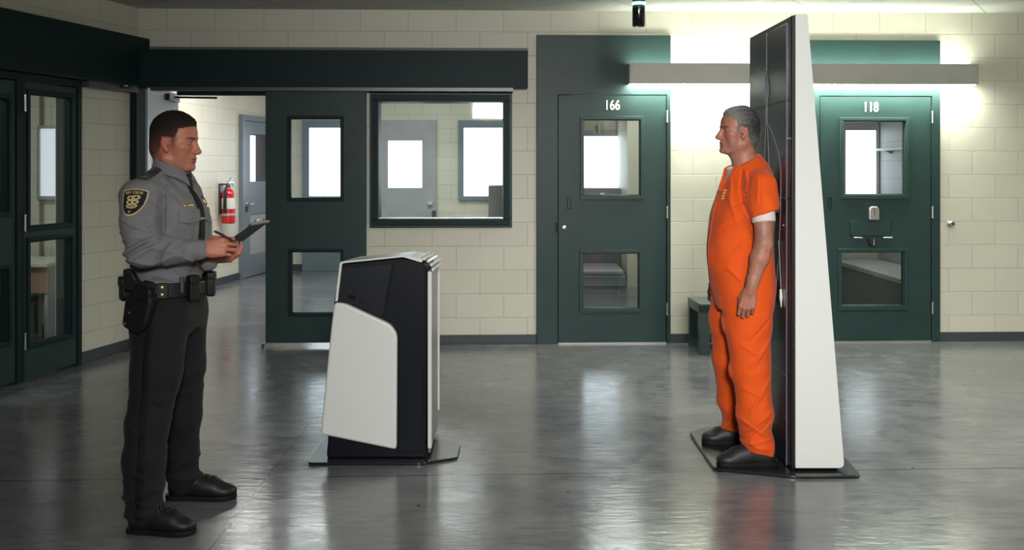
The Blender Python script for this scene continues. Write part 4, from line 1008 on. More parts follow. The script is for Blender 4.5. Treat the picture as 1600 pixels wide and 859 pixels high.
# ---- shirt
M_SHIRT = cloth('grey_uniform_cloth', (.185, .185, .195), .85, .06, sheen=.05)
sh = Shape(); sh.M = TOR
sh.loft([(.975, .0, 0, .128, .158), (1.06, .006, 0, .132, .162), (1.16, .012, 0, .138, .172), (1.27, .014, 0, .138, .180), (1.35, .006, 0, .122, .176), (1.42, -.012, 0, .085, .14), (1.46, -.02, 0, .06, .085)], .03, n=2.3)
sh.ell((.075, .075, 1.295), (.058, .075, .06), .04); sh.ell((.075, -.075, 1.295), (.058, .075, .06), .04)
for y in (1, -1): sh.cone((-.015, y*.06, 1.445), (-.005, y*.165, 1.385), .042, .050, .03)
sh.M = None
for S_, E_, W_ in ((nS, nE, nW), (fS, fE, fW)):
    d = (W_-E_)/np.linalg.norm(W_-E_); m1 = S_*.5+E_*.5
    sh.chain([S_, m1, E_], [.074, .072, .062], .035); sh.chain([E_, E_*.5+W_*.5, W_], [.062, .054, .042], .03)
    sh.cone(W_-d*.045, W_+d*.004, .0435, .0435, .004)
sh.cone((-.005, 0, 1.445), (.0, 0, 1.475), .072, .068, .012)
sh.cone((.020, 0, 1.42), (.022, 0, 1.462), .066, .056, .02)
_g1 = waves(7, 22, 60, (1, 1, .45), 5); _g2 = waves(8, 60, 150, (1, 1, .6), 6); _rg = ridged(waves(4, 42, 74, (.55, .7, 1), 9), 1.5)
_cr = creases(pxlines([(232, 281, 268, 318, .008, .005), (241, 277, 277, 315, .007, .005), (250, 274, 284, 310, .007, .005), (236, 279, 272, 317, .006, -.003),
    (248, 288, 251, 330, .008, -.006), (251, 330, 250, 369, .008, -.008), (243, 300, 245, 345, .007, .004), (251, 368, 204, 394, .008, .012), (248, 376, 206, 402, .007, -.010), (262, 374, 218, 404, .007, .011), (256, 377, 222, 400, .006, -.008),
    (275, 379, 262, 408, .007, .007), (268, 380, 250, 410, .005, -.005), (292, 380, 288, 405, .008, .004), (196, 340, 246, 362, .008, .004), (235, 335, 250, 368, .006, .005), (300, 408, 300, 428, .006, .003), (262, 412, 270, 430, .008, .004)], OR, 4.19), -.02)
def shirt_disp(P):
    elbow = np.exp(-((P-nE)**2).sum(1)/.012)
    fore = np.exp(-(((P-(nE*.55+nW*.45))/np.array((.12, .07, .07)))**2).sum(1)); waist = np.exp(-((P[:, 2]-1.03)/.05)**2)
    sho = np.exp(-(((P-np.array((.0, -.13, 1.33)))/np.array((.10, .09, .09)))**2).sum(1))
    return 1.25*_cr(P)+.0026*_g1(P)+.0010*_g2(P)+(.0085*elbow+.0075*fore+.004*waist+.0045*sho)*_rg(P)
sh.disp = shirt_disp
shirt = sh.build('shirt', M_SHIRT, OR, .0036, parent=off)
# collar: folded leaf around the neck, open at the throat
def collar_mesh():
    rings = []; n = 40
    for i in range(n+1):
        a = math.radians(24+(360-48)*i/n)                              # gap at the throat (forward)
        ca, sa = math.cos(a), math.sin(a); f = abs(i/n-.5)*2           # 0 at nape, 1 at throat
        top = 1.542-.066*f**1.15; out = 1.495-.050*f-.030*f**6; pt = 1+.07*f**5
        cx = .012; fl_o = .086+.016*f**2
        prof = [(.0635, top-.03), (.066, top), (.070, top+.003), (.0755, top-.004), ((.0755+fl_o)/2*pt, (top+out)/2-.002), (fl_o*pt, out), ((fl_o-.0025)*pt, out-.004), ((.068+fl_o)/2*pt, (top+out)/2-.008), (.072, top-.016)]
        rings.append([TOR@Vector((cx+cx+r*ca*.98, r*sa*1.02, z)) for r, z in prof])
    return MB().loft(rings)
o = collar_mesh().build('collar', M_SHIRT, shirt)
# placket, pockets, flaps
W3 = lambda x, y, z: np.array(TOR@Vector((x, y, z)))
ud, vd = np.array((TOR.to_3x3()@Vector((0, 1, 0)))), np.array((0, 0, 1.0))
box_mask = lambda w, h: (lambda A, B: (np.abs(A) < w/2) & (np.abs(B) < h/2))
conform('placket', M_SHIRT, shirt, sh, W3(.12, 0, 1.27), ud, vd, box_mask(.040, .26), (.042, .27), .004, .001, .0025)
def flap(A, B): return (np.abs(A) < .062) & (B < .026) & (B > -.034+.012*(np.abs(A)/.062)**1.5)
for sgn in (1, -1):
    conform('pocket', M_SHIRT, shirt, sh, W3(.12, sgn*.088, 1.215), ud, vd, box_mask(.114, .13), (.118, .134), .004, .0005, .0022)
    conform('pocket_pleat', M_SHIRT, shirt, sh, W3(.12, sgn*.088, 1.205), ud, vd, box_mask(.030, .11), (.034, .11), .004, .002, .003)
    fl_ = conform('pocket_flap', M_SHIRT, shirt, sh, W3(.12, sgn*.088, 1.288), ud, vd, flap, (.13, .076), .0018, .004, .004)
    MB().lathe([(.0, -.001), (.005, -.001), (.006, .001), (.005, .003), (.0, .003)], tuple(project(sh, [W3(.22, sgn*.088, 1.268)], -np.array(TOR.to_3x3()@Vector((1, 0, 0))))[0]+W3(.0085, 0, 0)-W3(0, 0, 0)), 12, 'y').build('button', M_STEEL, fl_)
# tie
M_TIE = cloth('black_tie_cloth', (.004, .004, .005), .7, .1, sheen=0)
def tie_mask(A, B):
    w = .0175+.05*(.155-B)*.9; return (np.abs(A) < w) & (np.abs(B) < .155)
tie = conform('tie', M_TIE, off, sh, W3(.12, .0, 1.308), ud, vd, tie_mask, (.09, .33), .003, .005, .004)
kn_ = Shape(); kn_.M = TOR; kn_.ell((.072, 0, 1.452), (.016, .020, .024), .01); kn_.M = None; kn_.build('tie_knot', M_TIE, OR, .003, parent=tie)
cb_ = conform('tie_bar', M_STEEL, tie, sh, W3(.12, -.004, 1.272), ud, vd, box_mask(.052, .006), (.056, .01), .002, .0095, .002)
# name plate, badge, epaulette
M_BRASS = mat('brass', (.60, .42, .16), .3, 1.0)
conform('name_plate', M_BRASS, shirt, sh, W3(.12, -.092, 1.331), ud, vd, box_mask(.060, .009), (.07, .014), .002, .003, .002)
conform('badge', M_BRASS, shirt, sh, W3(.12, .080, 1.345), ud, vd, lambda A, B: (A/.012)**2+(B/.017)**2 < 1, (.06, .07), .002, .003, .003)
M_EPA = cloth('black_epaulette_cloth', (.022, .022, .024), .75)
def epa_surface():
    a = np.array((-.030, -.082, 0)); b = np.array((-.055, -.175, 0)); return a, b
ea, eb = epa_surface(); eu = (eb-ea)/np.linalg.norm(eb-ea); ew = np.cross((0, 0, 1), eu)
conform('epaulette', M_EPA, shirt, sh, (ea+eb)/2+np.array((0, 0, 1.46)), ew, -eu, lambda A, B: (np.abs(A) < .024) & (np.abs(B) < .058), (.05, .118), .003, .002, .004)
# shoulder patch
pc = np.array((-.064, -.262, 1.356)); pn = np.array((-.22, -1, .10)); pu = np.cross((0, 0, 1), -pn); pv = np.array((0.02, 0, 1.0))
pu = np.array((1, -.22, 0))
def shield(A, B, sc=1.0):
    a = np.abs(A)/sc; b = B/sc; w = np.where(b > -.008, .0455-.0*b, .0455*np.sqrt(np.clip(1-((-.008-b)/.056)**2, 0, 1))); w = np.where(b > .036, .0455-(b-.036)**2*60, w); return (a < w) & (b < .050-4.0*a*a) & (b > -.064)
M_PB = cloth('patch_black', (.010, .011, .014), .7); M_PG = cloth('patch_gold', (.55, .44, .20), .6)
pt = conform('shoulder_patch', M_PG, shirt, sh, pc, pu, pv, lambda A, B: shield(A/.9, B/.9, 1.05), (.11, .15), .0013, .001, .0015)
conform('patch_ground', M_PB, pt, sh, pc, pu, pv, lambda A, B: shield(A/.9, B/.9, .955), (.11, .15), .0012, .0022, .0014)
def emblem(A, B):
    ring = lambda cx, cy, rx, ry, w: np.abs(np.sqrt(((A-cx)/rx)**2+((B-cy)/ry)**2)-1) < w
    m_ = ring(-.013, .012, .012, .009, .36) | ring(.013, .014, .013, .009, .36) | ring(-.012, -.010, .013, .009, .36) | ring(.013, -.009, .012, .008, .36)
    m_ |= (np.abs(A) < .004) & (B > -.018) & (B < .026); m_ |= (np.abs(A) < .022) & (np.abs(B+.024) < .0025) | ring(0, -.026, .026, .014, .16) & (B < -.026)
    for x in (-.020, -.007, .007, .020): m_ |= (np.abs(A-x) < .0038) & (np.abs(B+.034+.15*x*x*40*.0) < .004)
    return m_
conform('emblem', M_PG, pt, sh, pc, pu, pv, lambda A, B: emblem(A/.78, (B-.001)/.78), (.08, .10), .0013, .0040, .0012)
def lettering(name, body_, size, cy, m_, c_, uu, vv, shape, lift, parent, arcr=None):
    cu = bpy.data.curves.new(name, 'FONT'); cu.body = body_; cu.size = size; cu.align_x = 'CENTER'; cu.align_y = 'CENTER'; cu.offset = .0004
    tmp = bpy.data.objects.new(name, cu); COL.objects.link(tmp); me = bpy.data.meshes.new_from_object(tmp.evaluated_get(bpy.context.evaluated_depsgraph_get())); COL.objects.unlink(tmp); bpy.data.objects.remove(tmp)
    u_ = np.array(uu, float); u_ /= np.linalg.norm(u_); v_ = np.array(vv, float); v_ -= u_*(u_@v_); v_ /= np.linalg.norm(v_); n_ = np.cross(u_, v_)
    A = np.array([v.co[:2] for v in me.vertices]); dy = 0 if arcr is None else -(A[:, 0]**2)/(2*arcr)
    H = project(shape, np.array(c_)+A[:, :1]*u_+(A[:, 1:2]+cy+np.reshape(dy, (-1, 1)))*v_+n_*.1, -n_)+n_*lift
    for i, v in enumerate(me.vertices): v.co = H[i]
    me.materials.clear(); me.materials.append(m_); o = bpy.data.objects.new(name, me); COL.objects.link(o); o.parent = parent
    sd = o.modifiers.new('thickness', 'SOLIDIFY'); sd.thickness = .001; return o
lettering('patch_lettering', 'REY CEOS', .0140, .0333, M_PG, pc, pu, pv, sh, .0058, pt, .16)
lettering('patch_year', '86', .012, -.0432, M_PG, pc, pu, pv, sh, .0058, pt)

# ---- trousers
M_TROU = cloth('charcoal_trouser_cloth', (.0105, .0105, .012), .85, .08, sheen=.04)
tr_ = Shape()
tr_.M = TM(math.radians(12), .0, 0)
tr_.loft([(.80, -.006, 0, .13, .165), (.88, -.006, 0, .138, .172), (.96, .0, 0, .134, .164), (1.005, .002, 0, .130, .158)], .03)
tr_.M = None
for pts, rs in (([(-.010, -.085, .86), (-.016, -.122, .63), (-.040, -.165, .43), (-.045, -.19, .29), (-.036, -.205, .105)], [.124, .099, .086, .083, .079]),
                ([(.014, .085, .86), (.016, .125, .62), (-.004, .165, .40), (-.022, .198, .24), (-.008, .208, .105)], [.122, .096, .085, .080, .078])):
    tr_.chain(pts, rs, .03)
for xa, ya in ((-.03, -.205), (.0, .208)): tr_.half((0, 0, -1), -.052, .006) if xa < -.02 else None
_t1 = waves(8, 16, 40, (1, 1, .35), 21); _t2 = waves(7, 50, 120, (1, 1, .5), 22); _t3 = ridged(waves(5, 34, 60, (.45, .45, 1), 23), 1.1)
_tc = creases(pxlines([(250, 505, 232, 560, .010, .004), (292, 505, 262, 660, .010, .005), (240, 620, 258, 640, .008, -.004), (262, 640, 235, 672, .009, .006), (200, 655, 232, 676, .008, .005), (258, 700, 228, 728, .009, .007), (200, 715, 240, 742, .008, .006), (262, 745, 225, 770, .009, .008), (200, 760, 245, 782, .008, .006), (233, 500, 225, 640, .006, -.002)], OR, 4.22), -.05)
def trou_disp(P):
    hem = np.exp(-((P[:, 2]-.13)/.075)**2); knee = np.exp(-((P[:, 2]-.52)/.12)**2)*.4; seat = np.exp(-((P[:, 2]-.86)/.05)**2)*.4
    crease = np.exp(-((P[:, 1]+.15)/.012)**2)*0
    return _tc(P)+.0030*_t1(P)+.0008*_t2(P)+(.0095*hem+.006*knee+.004*seat)*_t3(P)
tr_.disp = trou_disp
trou = tr_.build('trousers', M_TROU, OR, .0042, parent=off)
M_STR = cloth('black_stripe_cloth', (.004, .004, .005), .8, sheen=0)
conform('trouser_stripe', M_STR, trou, tr_, (-.028, -.20, .50), (1, .05, 0), (-.035, -.20, 1), lambda A, B: (np.abs(A-.010*np.sin(B*2)) < .013), (.04, .80), .005, .001, .0012, .18)
# ---- shoes
M_SHOE = mat('black_leather', (.009, .009, .010), .46, spec=.35); M_SOLE = mat('black_rubber', (.006, .006, .006), .65, spec=.25); M_LACE = mat('black_laces', (.016, .016, .017), .7)
shoe(off, (-.095, -.205, 0), math.radians(-6), .275, M_SHOE, M_SOLE, M_LACE); shoe(off, (-.075, .208, 0), math.radians(1), .30, M_SHOE, M_SOLE, M_LACE)
# ---- duty belt
M_BELT = mat('black_belt_leather', (.007, .007, .008), .48, spec=.35); BM = TM(math.radians(12), .0, 0)
def ell_ring(z, k): return [BM@Vector(((.134+k)*math.copysign(abs(math.cos(a))**.87, math.cos(a)), (.163+k)*math.copysign(abs(math.sin(a))**.87, math.sin(a)), z)) for a in [2*PI*i/72 for i in range(72)]]
mb = MB(); R_ = [ell_ring(z, k) for z, k in ((.952, -.01), (.950, .012), (.953, .016), (1.008, .016), (1.011, .012), (1.009, -.01))]; mb.loft(R_); belt = mb.build('duty_belt', M_BELT, off)
def on_belt(deg, out=.016, z=.98):                                     # deg: 0 front, -90 his right (towards the viewer)
    a = math.radians(deg); p = BM@Vector(((.134+out)*math.cos(a), (.163+out)*math.sin(a), z)); n = BM.to_3x3()@Vector((math.cos(a)/.134, math.sin(a)/.163, 0)); return p, n.normalized()
def gear(name, deg, w, h, d, z, m_, rad=.012, tilt=0, bev=.006, out=.014):
    p, n = on_belt(deg, out, z); M = mat_from(p, Vector((0, 0, 1)).cross(n), n)@Matrix.Rotation(tilt, 4, 'Z')
    mb = MB().prism(rrect(-w/2, w/2, -h/2, h/2, rad), 'z', 0, d); mb.v = [tuple(M@Vector(v)) for v in mb.v]; return mb.build(name, m_, belt, bevel=bev, seg=3), M
g_, M_ = gear('snap_keeper', -66, .052, .068, .012, .980, M_BELT)
for zz in (.016, -.014):
    mb = MB().lathe([(.0, .012), (.0065, .012), (.0075, .014), (.006, .0165), (.0, .017)], (0, zz, 0), 14); mb.v = [tuple(M_@Vector(v)) for v in mb.v]; mb.build('brass_snap', M_BRASS, g_)
g_, M_ = gear('handcuff_pouch', -132, .085, .10, .045, .985, M_BELT, .02)
gear('pouch_flap', -132, .089, .045, .049, 1.012, M_BELT, .015); gear('radio', -172, .060, .11, .045, 1.0, M_BLACK, .012)
for k, (dg, zz) in enumerate(((-24, .985), (24, .985), (62, .985))):
    gear('magazine_pouch', dg, .048, .105, .034, zz, M_BELT, .01); gear('pouch_flap', dg, .051, .038, .037, zz+.036, M_BELT, .01)
gear('belt_buckle', 0, .052, .052, .008, .98, mat('dark_buckle', (.10, .09, .07), .3, .9), .008)
gear('key_clip', -38, .02, .07, .014, 1.0, M_DARKSTEEL, .006)
# holster with pistol grip
p, n = on_belt(-92, .030, .905); HM = mat_from(p, Vector((0, 0, 1)).cross(n), n)@Matrix.Rotation(math.radians(-10), 4, 'Z')
def hm(mb): mb.v = [tuple(HM@Vector(v)) for v in mb.v]; return mb
hol = hm(MB().prism(round_poly([(-.062, -.075), (.018, -.098), (.050, -.05), (.058, .058), (.030, .085), (-.045, .085), (-.066, .03)], .02), 'z', -.012, .046)).build('holster', M_BELT, belt, bevel=.012, seg=3)
hm(MB().prism(round_poly([(-.030, .045), (.050, .05), (.050, .10), (-.030, .105)], .015), 'z', .0, .050)).build('holster_hood', M_BELT, hol, bevel=.008)
hm(MB().prism(round_poly([(-.085, .070), (-.040, .075), (.034, .084), (.036, .115), (-.030, .118), (-.060, .150), (-.098, .145)], .010), 'z', .006, .036)).build('pistol', M_BLACK, hol, bevel=.006, seg=3)
hm(MB().tube([(.02, .09, .03), (.035, .115, .032), (.06, .11, .03), (.062, .085, .03)], .005, 8)).build('key_ring', M_DARKSTEEL, hol)
for (x, y) in ((-.045, -.060), (-.032, -.012)): hm(MB().lathe([(.0, .045), (.0045, .045), (.005, .0475), (.0, .049)], (x, y, 0), 12)).build('screw', M_STEEL, hol)
hm(MB().box(-.022, .022, .08, .12, -.014, .0)).build('belt_loop', M_BELT, hol, bevel=.003)

# ---- clipboard and pen (held, things of their own)
CP = math.radians(6); fdir = Vector((math.cos(CP), -math.sin(CP), 0)); wdir = Vector((math.sin(CP), math.cos(CP), 0)); tl = math.radians(36)
Ld = fdir*math.cos(tl)+Vector((0, 0, math.sin(tl)))
Cc = at(393, 350, 4.285); CL0 = Cc-Ld*.235
CM = Matrix((( Ld.x, wdir.x, 0, 0), (Ld.y, wdir.y, 0, 0), (Ld.z, wdir.z, 0, 0), (0, 0, 0, 1)))
nz = Ld.cross(wdir)
for i in range(3): CM[i][2] = nz[i]
clip = thing('clipboard', 'dark clipboard with a metal clip held up by the officer', 'clipboard', (0, 0, 0)); clip.matrix_world = Matrix.Translation(CL0)@CM
MB().prism(rrect(0, .235, 0, .215, .012), 'z', -.0022, .0022).build('board', mat('dark_board', (.030, .032, .034), .5), clip, bevel=.001)
MB().prism(rrect(.012, .21, .008, .207, .002), 'z', .0024, .0045).build('paper', mat('paper_sheet', (.75, .75, .72), .7), clip)
mb = MB().prism(round_poly([(.200, .004), (.237, .004), (.237, -.004), (.227, .0), (.215, .016), (.203, .012)], .003), 'y', .045, .17).build('spring_clip', M_STEEL, clip, bevel=.001)
MB().tube([(.231, .045, .004), (.241, .06, .012), (.241, .155, .012), (.231, .17, .004)], .003, 8).build('clip_lever', M_STEEL, clip)
MB().box(.227, .239, .0, .215, -.004, .004).build('edge_strip', M_STEEL, clip, bevel=.001)
pa = at(334.5, 361, 4.19); pb = at(367, 377, 4.225); pd = (pb-pa).normalized()
pen = thing('pen', 'dark red pen held in the right hand of the officer', 'pen', tuple(pb)); pen.rotation_mode = 'QUATERNION'; pen.rotation_quaternion = pd.to_track_quat('-Z', 'Y')
Lp = (pb-pa).length+.0
MB().lathe([(.0, .0), (.0045, .018), (.0048, .02), (.0048, Lp-.012), (.004, Lp), (.0, Lp)], n=16).build('barrel', mat('dark_red_plastic', (.06, .012, .012), .25), pen)
MB().lathe([(.0, -.014), (.001, -.012), (.0045, .018), (.0, .018)], n=14).build('tip', M_DARKSTEEL, pen); MB().box(-.001, .001, .0048, .0068, Lp-.045, Lp-.006).build('pocket_clip', M_DARKSTEEL, pen)
# ================================================================= man in orange standing on the scanner plate
IR = Vector((1.20, 5.27, 0)); FZ = .016
def IM(phi, x, y, z=0): return Matrix.Translation((x, y, z))@Matrix.Rotation(PI+phi, 4, 'Z')      # faces -x, phi > 0 turns him to the viewer
ITOR = IM(math.radians(6), .0, 0); HEADI = IM(math.radians(8), -.031, .0, 1.556)@Matrix.Scale(1.022, 4)@Matrix.Rotation(math.radians(-3), 4, 'Y')
aS, aE, aW = np.array((.046, -.195, 1.400)), np.array((.034, -.250, 1.115)), np.array((-.030, -.262, .900))
bS, bE, bW = np.array((.020, .195, 1.400)), np.array((.000, .262, 1.130)), np.array((-.088, .262, .915))
AHAND = mat_from((-.032, -.262, .895), (-.20, .02, -1), (-.30, -1, .05))@Matrix.Scale(1.07, 4); BHAND = mat_from((-.091, .262, .905), (-.16, .0, -1), (-.30, 1, .05))@Matrix.Scale(1.06, 4)
ibody = Shape()
head_shape(ibody, HEADI, nose=.005, chinf=.005, jaw=1.02, brow=.002, cheek=.004)
ibody.cone((-.012, .0, 1.605), (.010, .0, 1.45), .056, .062, .03); ibody.cone((-.060, 0, 1.575), (.0, 0, 1.47), .026, .045, .03)
ibody.M = ITOR
ibody.loft([(.90, .01, 0, .12, .155), (1.05, .03, 0, .135, .155), (1.20, .02, 0, .125, .155), (1.36, -.01, 0, .11, .165), (1.46, -.035, 0, .07, .12)], .04)
ibody.M = None
for S_, E_, W_ in ((aS, aE, aW), (bS, bE, bW)):
    m_ = S_*.45+E_*.55; f_ = E_*.68+W_*.32
    ibody.chain([S_, m_, E_], [.055, .0475, .0440], .025); ibody.chain([E_, f_, W_], [.0430, .0440, .0285], .02)
for y, ya in ((-.085, -.185), (.085, .185)): ibody.chain([(.005, y, .90), (.01, (y+ya)/2, .50), (.03, ya, .10)], [.09, .06, .045], .03)
ci = [(22, 58, 40), (26, 62, 42), (30, 66, 42), (34, 66, 40)]
th_ = [(.016, .020, -.006), (.050, .036, -.016), (.080, .034, -.026), (.104, .026, -.034)]
hand_shape(ibody, AHAND, ci, th_, .3, -1); hand_shape(ibody, BHAND, ci, th_, .3, 1)
_sk = waves(8, 45, 120, seed=31)
IH_POLY = [(.150, .205), (.092, .192), (.066, .182), (.048, .164), (.042, .140), (.050, .118), (.040, .098), (.028, .100), (.026, .133), (-.008, .137), (-.016, .096), (-.030, .046), (-.06, .028), (-.15, .03), (-.15, .34), (.15, .34)]
_ipd = polydist(IH_POLY)
def inmate_skin(P):
    L = to_local(HEADI, P); C = np.tile(np.array((.42, .185, .125)), (len(P), 1)); hd = P[:, 2] > 1.44
    x, y, z = L.T; ay = np.abs(y); q = np.stack([x, ay, z], 1)
    W = lambda w: np.where(hd, w, 0)
    C = lerp3(C, (.46, .155, .105), W(blob(L, (.06, 0, .09), (.06, .09, .03), .8)*.5)); C = lerp3(C, (.44, .12, .085), W(sstep(.074, .08, ay)*blob(L, (.002, 0, .103), (.026, .12, .040))*.75))
    C = lerp3(C, (.33, .17, .13), W(blob(L, (.055, 0, .028), (.065, .09, .045), .4)*.5)); C = lerp3(C, (.33, .11, .09), W(blob(L, (.098, 0, .0465), (.012, .021, .009), .3)*.55))
    C = lerp3(C, (.06, .025, .02), W(blob(q, (.102, .004, .0465), (.014, .024, .0020), .4)*.8))
    br = blob(np.stack([x*0, ay, z-.1315-.10*(ay-.03)+.28*np.maximum(ay-.040, 0)], 1), (0, .031, 0), (1, .021, .0042), .35)*(x > .05); C = lerp3(C, (.055, .040, .032), W(br*.85))
    C = lerp3(C, (.10, .045, .035), W(blob(q, (.093, .0325, .1190), (.012, .014, .0022), .5)*.8)); C = lerp3(C, (.26, .11, .085), W(blob(q, (.09, .032, .105), (.015, .016, .005), .6)*.5))  # lashes and shade of the upper lid, both put into the skin colour
    pd = -_ipd(np.stack([x, z], 1)); C = lerp3(C, (.16, .12, .10), W(sstep(-.006, .012, pd)*.85*(ay < .0815)))
    arm = (P[:, 2] < 1.25) & (P[:, 2] > .90); hairy = sstep(-.1, .9, _sk(P))*.35
    C = lerp3(C, (.20, .11, .085), np.where(arm, hairy+.12, 0)); C = lerp3(C, (.40, .14, .10), np.where(P[:, 2] < .90, .45, 0))
    return C
inm = ibody.build('person', skin_mat('inmate_skin'), IR, .0028, [(1.48, 1.84, .0024), (.74, .93, .0028)], color=inmate_skin)
tag(inm, 'grey-haired man in orange jumpsuit standing with his back to the scanner tower', 'person')
for y in (.032, -.032): eye_obj(inm, HEADI, y, (1, 0, 0), (.06, .045, .03))
# ---- hair: grey, combed back
_hi = waves(10, 260, 600, (.22, 1.2, 1), 33); _ir = waves(8, 90, 420, seed=35)
hi_ = hair_shape(HEADI, IH_POLY, lambda L: .0050+.0055*sstep(.15, .215, L[:, 2])*sstep(-.10, .07, L[:, 0])+.005*sstep(.02, -.05, L[:, 0])*0+.0045*sstep(.0, .05, .03-L[:, 0]), .020, lambda P: .0030*_ir(P), lambda P: .14*_hi(P))
_hc = waves(8, 90, 260, (.25, 1, 1), 34)
def inmate_hair(P):
    L = to_local(HEADI, P); w = np.clip(sstep(-.05, .08, L[:, 0])*.9+.12*_hc(P), 0, 1); lo = 1-sstep(.06, .12, L[:, 2])
    return lerp3(lerp3(np.tile(np.array((.050, .048, .047)), (len(P), 1)), (.27, .265, .26), w*.85), (.22, .21, .20), lo*.45)
hi_.build('hair', hair_mat('grey_hair'), IR, .0026, parent=inm, color=inmate_hair)

# ---- white T-shirt (neck band and sleeve ends show)
M_TEE = cloth('white_tee_cloth', (.66, .60, .57), .85, .05)
te = Shape(); te.M = ITOR
te.loft([(1.05, .03, 0, .130, .155), (1.20, .022, 0, .124, .155), (1.36, -.004, 0, .118, .152), (1.43, -.010, 0, .105, .126), (1.49, .000, 0, .090, .090), (1.535, .010, 0, .076, .074), (1.57, .014, 0, .066, .068)], .03)
te.M = None
def arm_cut(S_, E_, at_, tilt, rmax):
    d = (E_-S_)/np.linalg.norm(E_-S_); nn = d+np.array((tilt, 0, .0)); nn /= np.linalg.norm(nn); pt_ = S_+d*at_
    def cut(P):
        w = P-S_; t = w@d; rad = np.sqrt(((w-t[:, None]*d)**2).sum(1)); return np.maximum(np.maximum(-((P-pt_)@nn), rad-rmax), t-at_-.12)
    return cut, pt_-.15, pt_+.15
for S_, E_ in ((aS, aE), (bS, bE)):
    d = (E_-S_)/np.linalg.norm(E_-S_); te.cone(S_+d*.07, S_+d*.17, .050, .0575, .03); te.fn(*arm_cut(S_, E_, .186, .10, .066), .003, -1)
def neckhole(lift):
    return lambda P: np.maximum(np.sqrt((P[:, 0]-.004)**2+P[:, 1]**2)-.0625, 1.497+lift-.30*P[:, 0]-P[:, 2])
te.M = ITOR; te.fn(lambda P: 1.518-.42*P[:, 0]-P[:, 2], (-.2, -.2, 1.45), (.2, .2, 1.7), .004, -1); te.M = None
te.build('undershirt', M_TEE, IR, .004, parent=inm)

# ---- orange jumpsuit
M_OR = cloth('orange_jumpsuit_cloth', (.74, .088, .007), .8, .07, bump=.1, sheen=.1)
ju = Shape(); ju.M = ITOR
ju.loft([(.78, .010, 0, .145, .180), (.86, .012, 0, .158, .188), (.95, .022, 0, .164, .188), (1.06, .030, 0, .166, .184), (1.16, .026, 0, .160, .184), (1.27, .012, 0, .154, .184), (1.36, -.003, 0, .138, .176), (1.43, -.012, 0, .125, .150), (1.49, -.008, 0, .112, .112), (1.535, .006, 0, .092, .086), (1.575, .014, 0, .074, .076)], .03, n=2.25)
for y in (1, -1): ju.cone((-.022, y*.055, 1.485), (-.030, y*.155, 1.405), .050, .060, .05)
ju.M = None
for S_, E_ in ((aS, aE), (bS, bE)):
    d = (E_-S_)/np.linalg.norm(E_-S_); ju.chain([S_, S_+d*.09, S_+d*.18], [.061, .068, .068], .05)
for pts, rs in (([(-.006, -.088, .84), (-.008, -.097, .70), (-.004, -.135, .48), (.006, -.182, .26), (.016, -.182, .085)], [.128, .117, .095, .085, .082]),
                ([(-.022, .088, .84), (-.040, .097, .70), (-.036, .135, .48), (-.014, .182, .26), (.004, .182, .085)], [.128, .118, .098, .088, .083])):
    ju.chain(pts, rs, .03)
ju.half((-.22, 0, -1), -.084/1.0239, .005)
# sleeve openings
for S_, E_ in ((aS, aE), (bS, bE)):
    d = (E_-S_)/np.linalg.norm(E_-S_); ju.fn(*arm_cut(S_, E_, .150, .32, .076), .003, -1)
# V neck
ju.M = ITOR
def vcut(P):
    z = P[:, 2]; hw = .012+.70*np.clip(z-1.375, 0, .2); hw = np.minimum(hw, .064)
    front = np.maximum(np.maximum(np.abs(P[:, 1])-hw, 1.375-z), -P[:, 0]+.02)
    return np.minimum(front, 1.526-.46*P[:, 0]-z)
ju.fn(vcut, (-.15, -.1, 1.31), (.25, .1, 1.6), .004, -1)
ju.M = None
_j1 = waves(8, 14, 36, (1, 1, .5), 41); _j2 = waves(8, 45, 110, (1, 1, .55), 42); _j3 = ridged(waves(5, 30, 56, (.45, .45, 1), 43), 1.1); _j4 = ridged(waves(5, 22, 44, (1, 1, .35), 44), 1.0)
_jc = creases(pxlines([(1167, 266, 1162, 292, .006, -.007), (1162, 292, 1163, 318, .006, -.008), (1163, 318, 1172, 342, .006, -.007), (1175, 268, 1172, 284, .006, -.005), (1172, 284, 1166, 310, .006, -.005), (1170, 268, 1167, 300, .006, .006), (1183, 272, 1178, 315, .007, .004),
    (1150, 270, 1146, 315, .008, .004), (1141, 300, 1152, 345, .007, .004), (1132, 350, 1160, 330, .006, .004), (1128, 335, 1158, 318, .005, -.003), (1138, 362, 1165, 345, .006, .004), (1150, 395, 1166, 372, .007, .004), (1140, 420, 1160, 440, .008, .004), (1118, 330, 1118, 470, .010, .003),
    (1130, 470, 1150, 640, .008, .006), (1205, 500, 1168, 535, .007, -.005), (1207, 530, 1172, 575, .008, .006), (1160, 540, 1190, 560, .008, .004), (1204, 590, 1170, 640, .008, .006), (1160, 605, 1200, 625, .007, .005), (1203, 640, 1160, 672, .008, .007), (1200, 655, 1158, 688, .006, -.007), (1155, 652, 1190, 676, .007, .006), (1160, 690, 1203, 684, .006, .006)], IR, 5.06), -.03)
def jump_disp(P):
    z = P[:, 2]; hem = np.exp(-((z-.13)/.10)**2); knee = np.exp(-((z-.50)/.13)**2)*.35; crotch = np.exp(-((z-.80)/.09)**2)*.35; sl = np.exp(-(((P-np.array((.05, -.22, 1.33)))/np.array((.10, .08, .10)))**2).sum(1)); ch = np.exp(-(((P-np.array((-.08, -.10, 1.30)))/np.array((.12, .12, .10)))**2).sum(1))
    return 1.45*_jc(P)+.0030*_j1(P)+.0013*_j2(P)+(.0125*hem+.007*knee+.007*crotch)*_j3(P)+(.007*sl+.006*ch)*_j4(P)
ju.disp = jump_disp
jump = ju.build('jumpsuit', M_OR, IR, .0044, parent=inm)
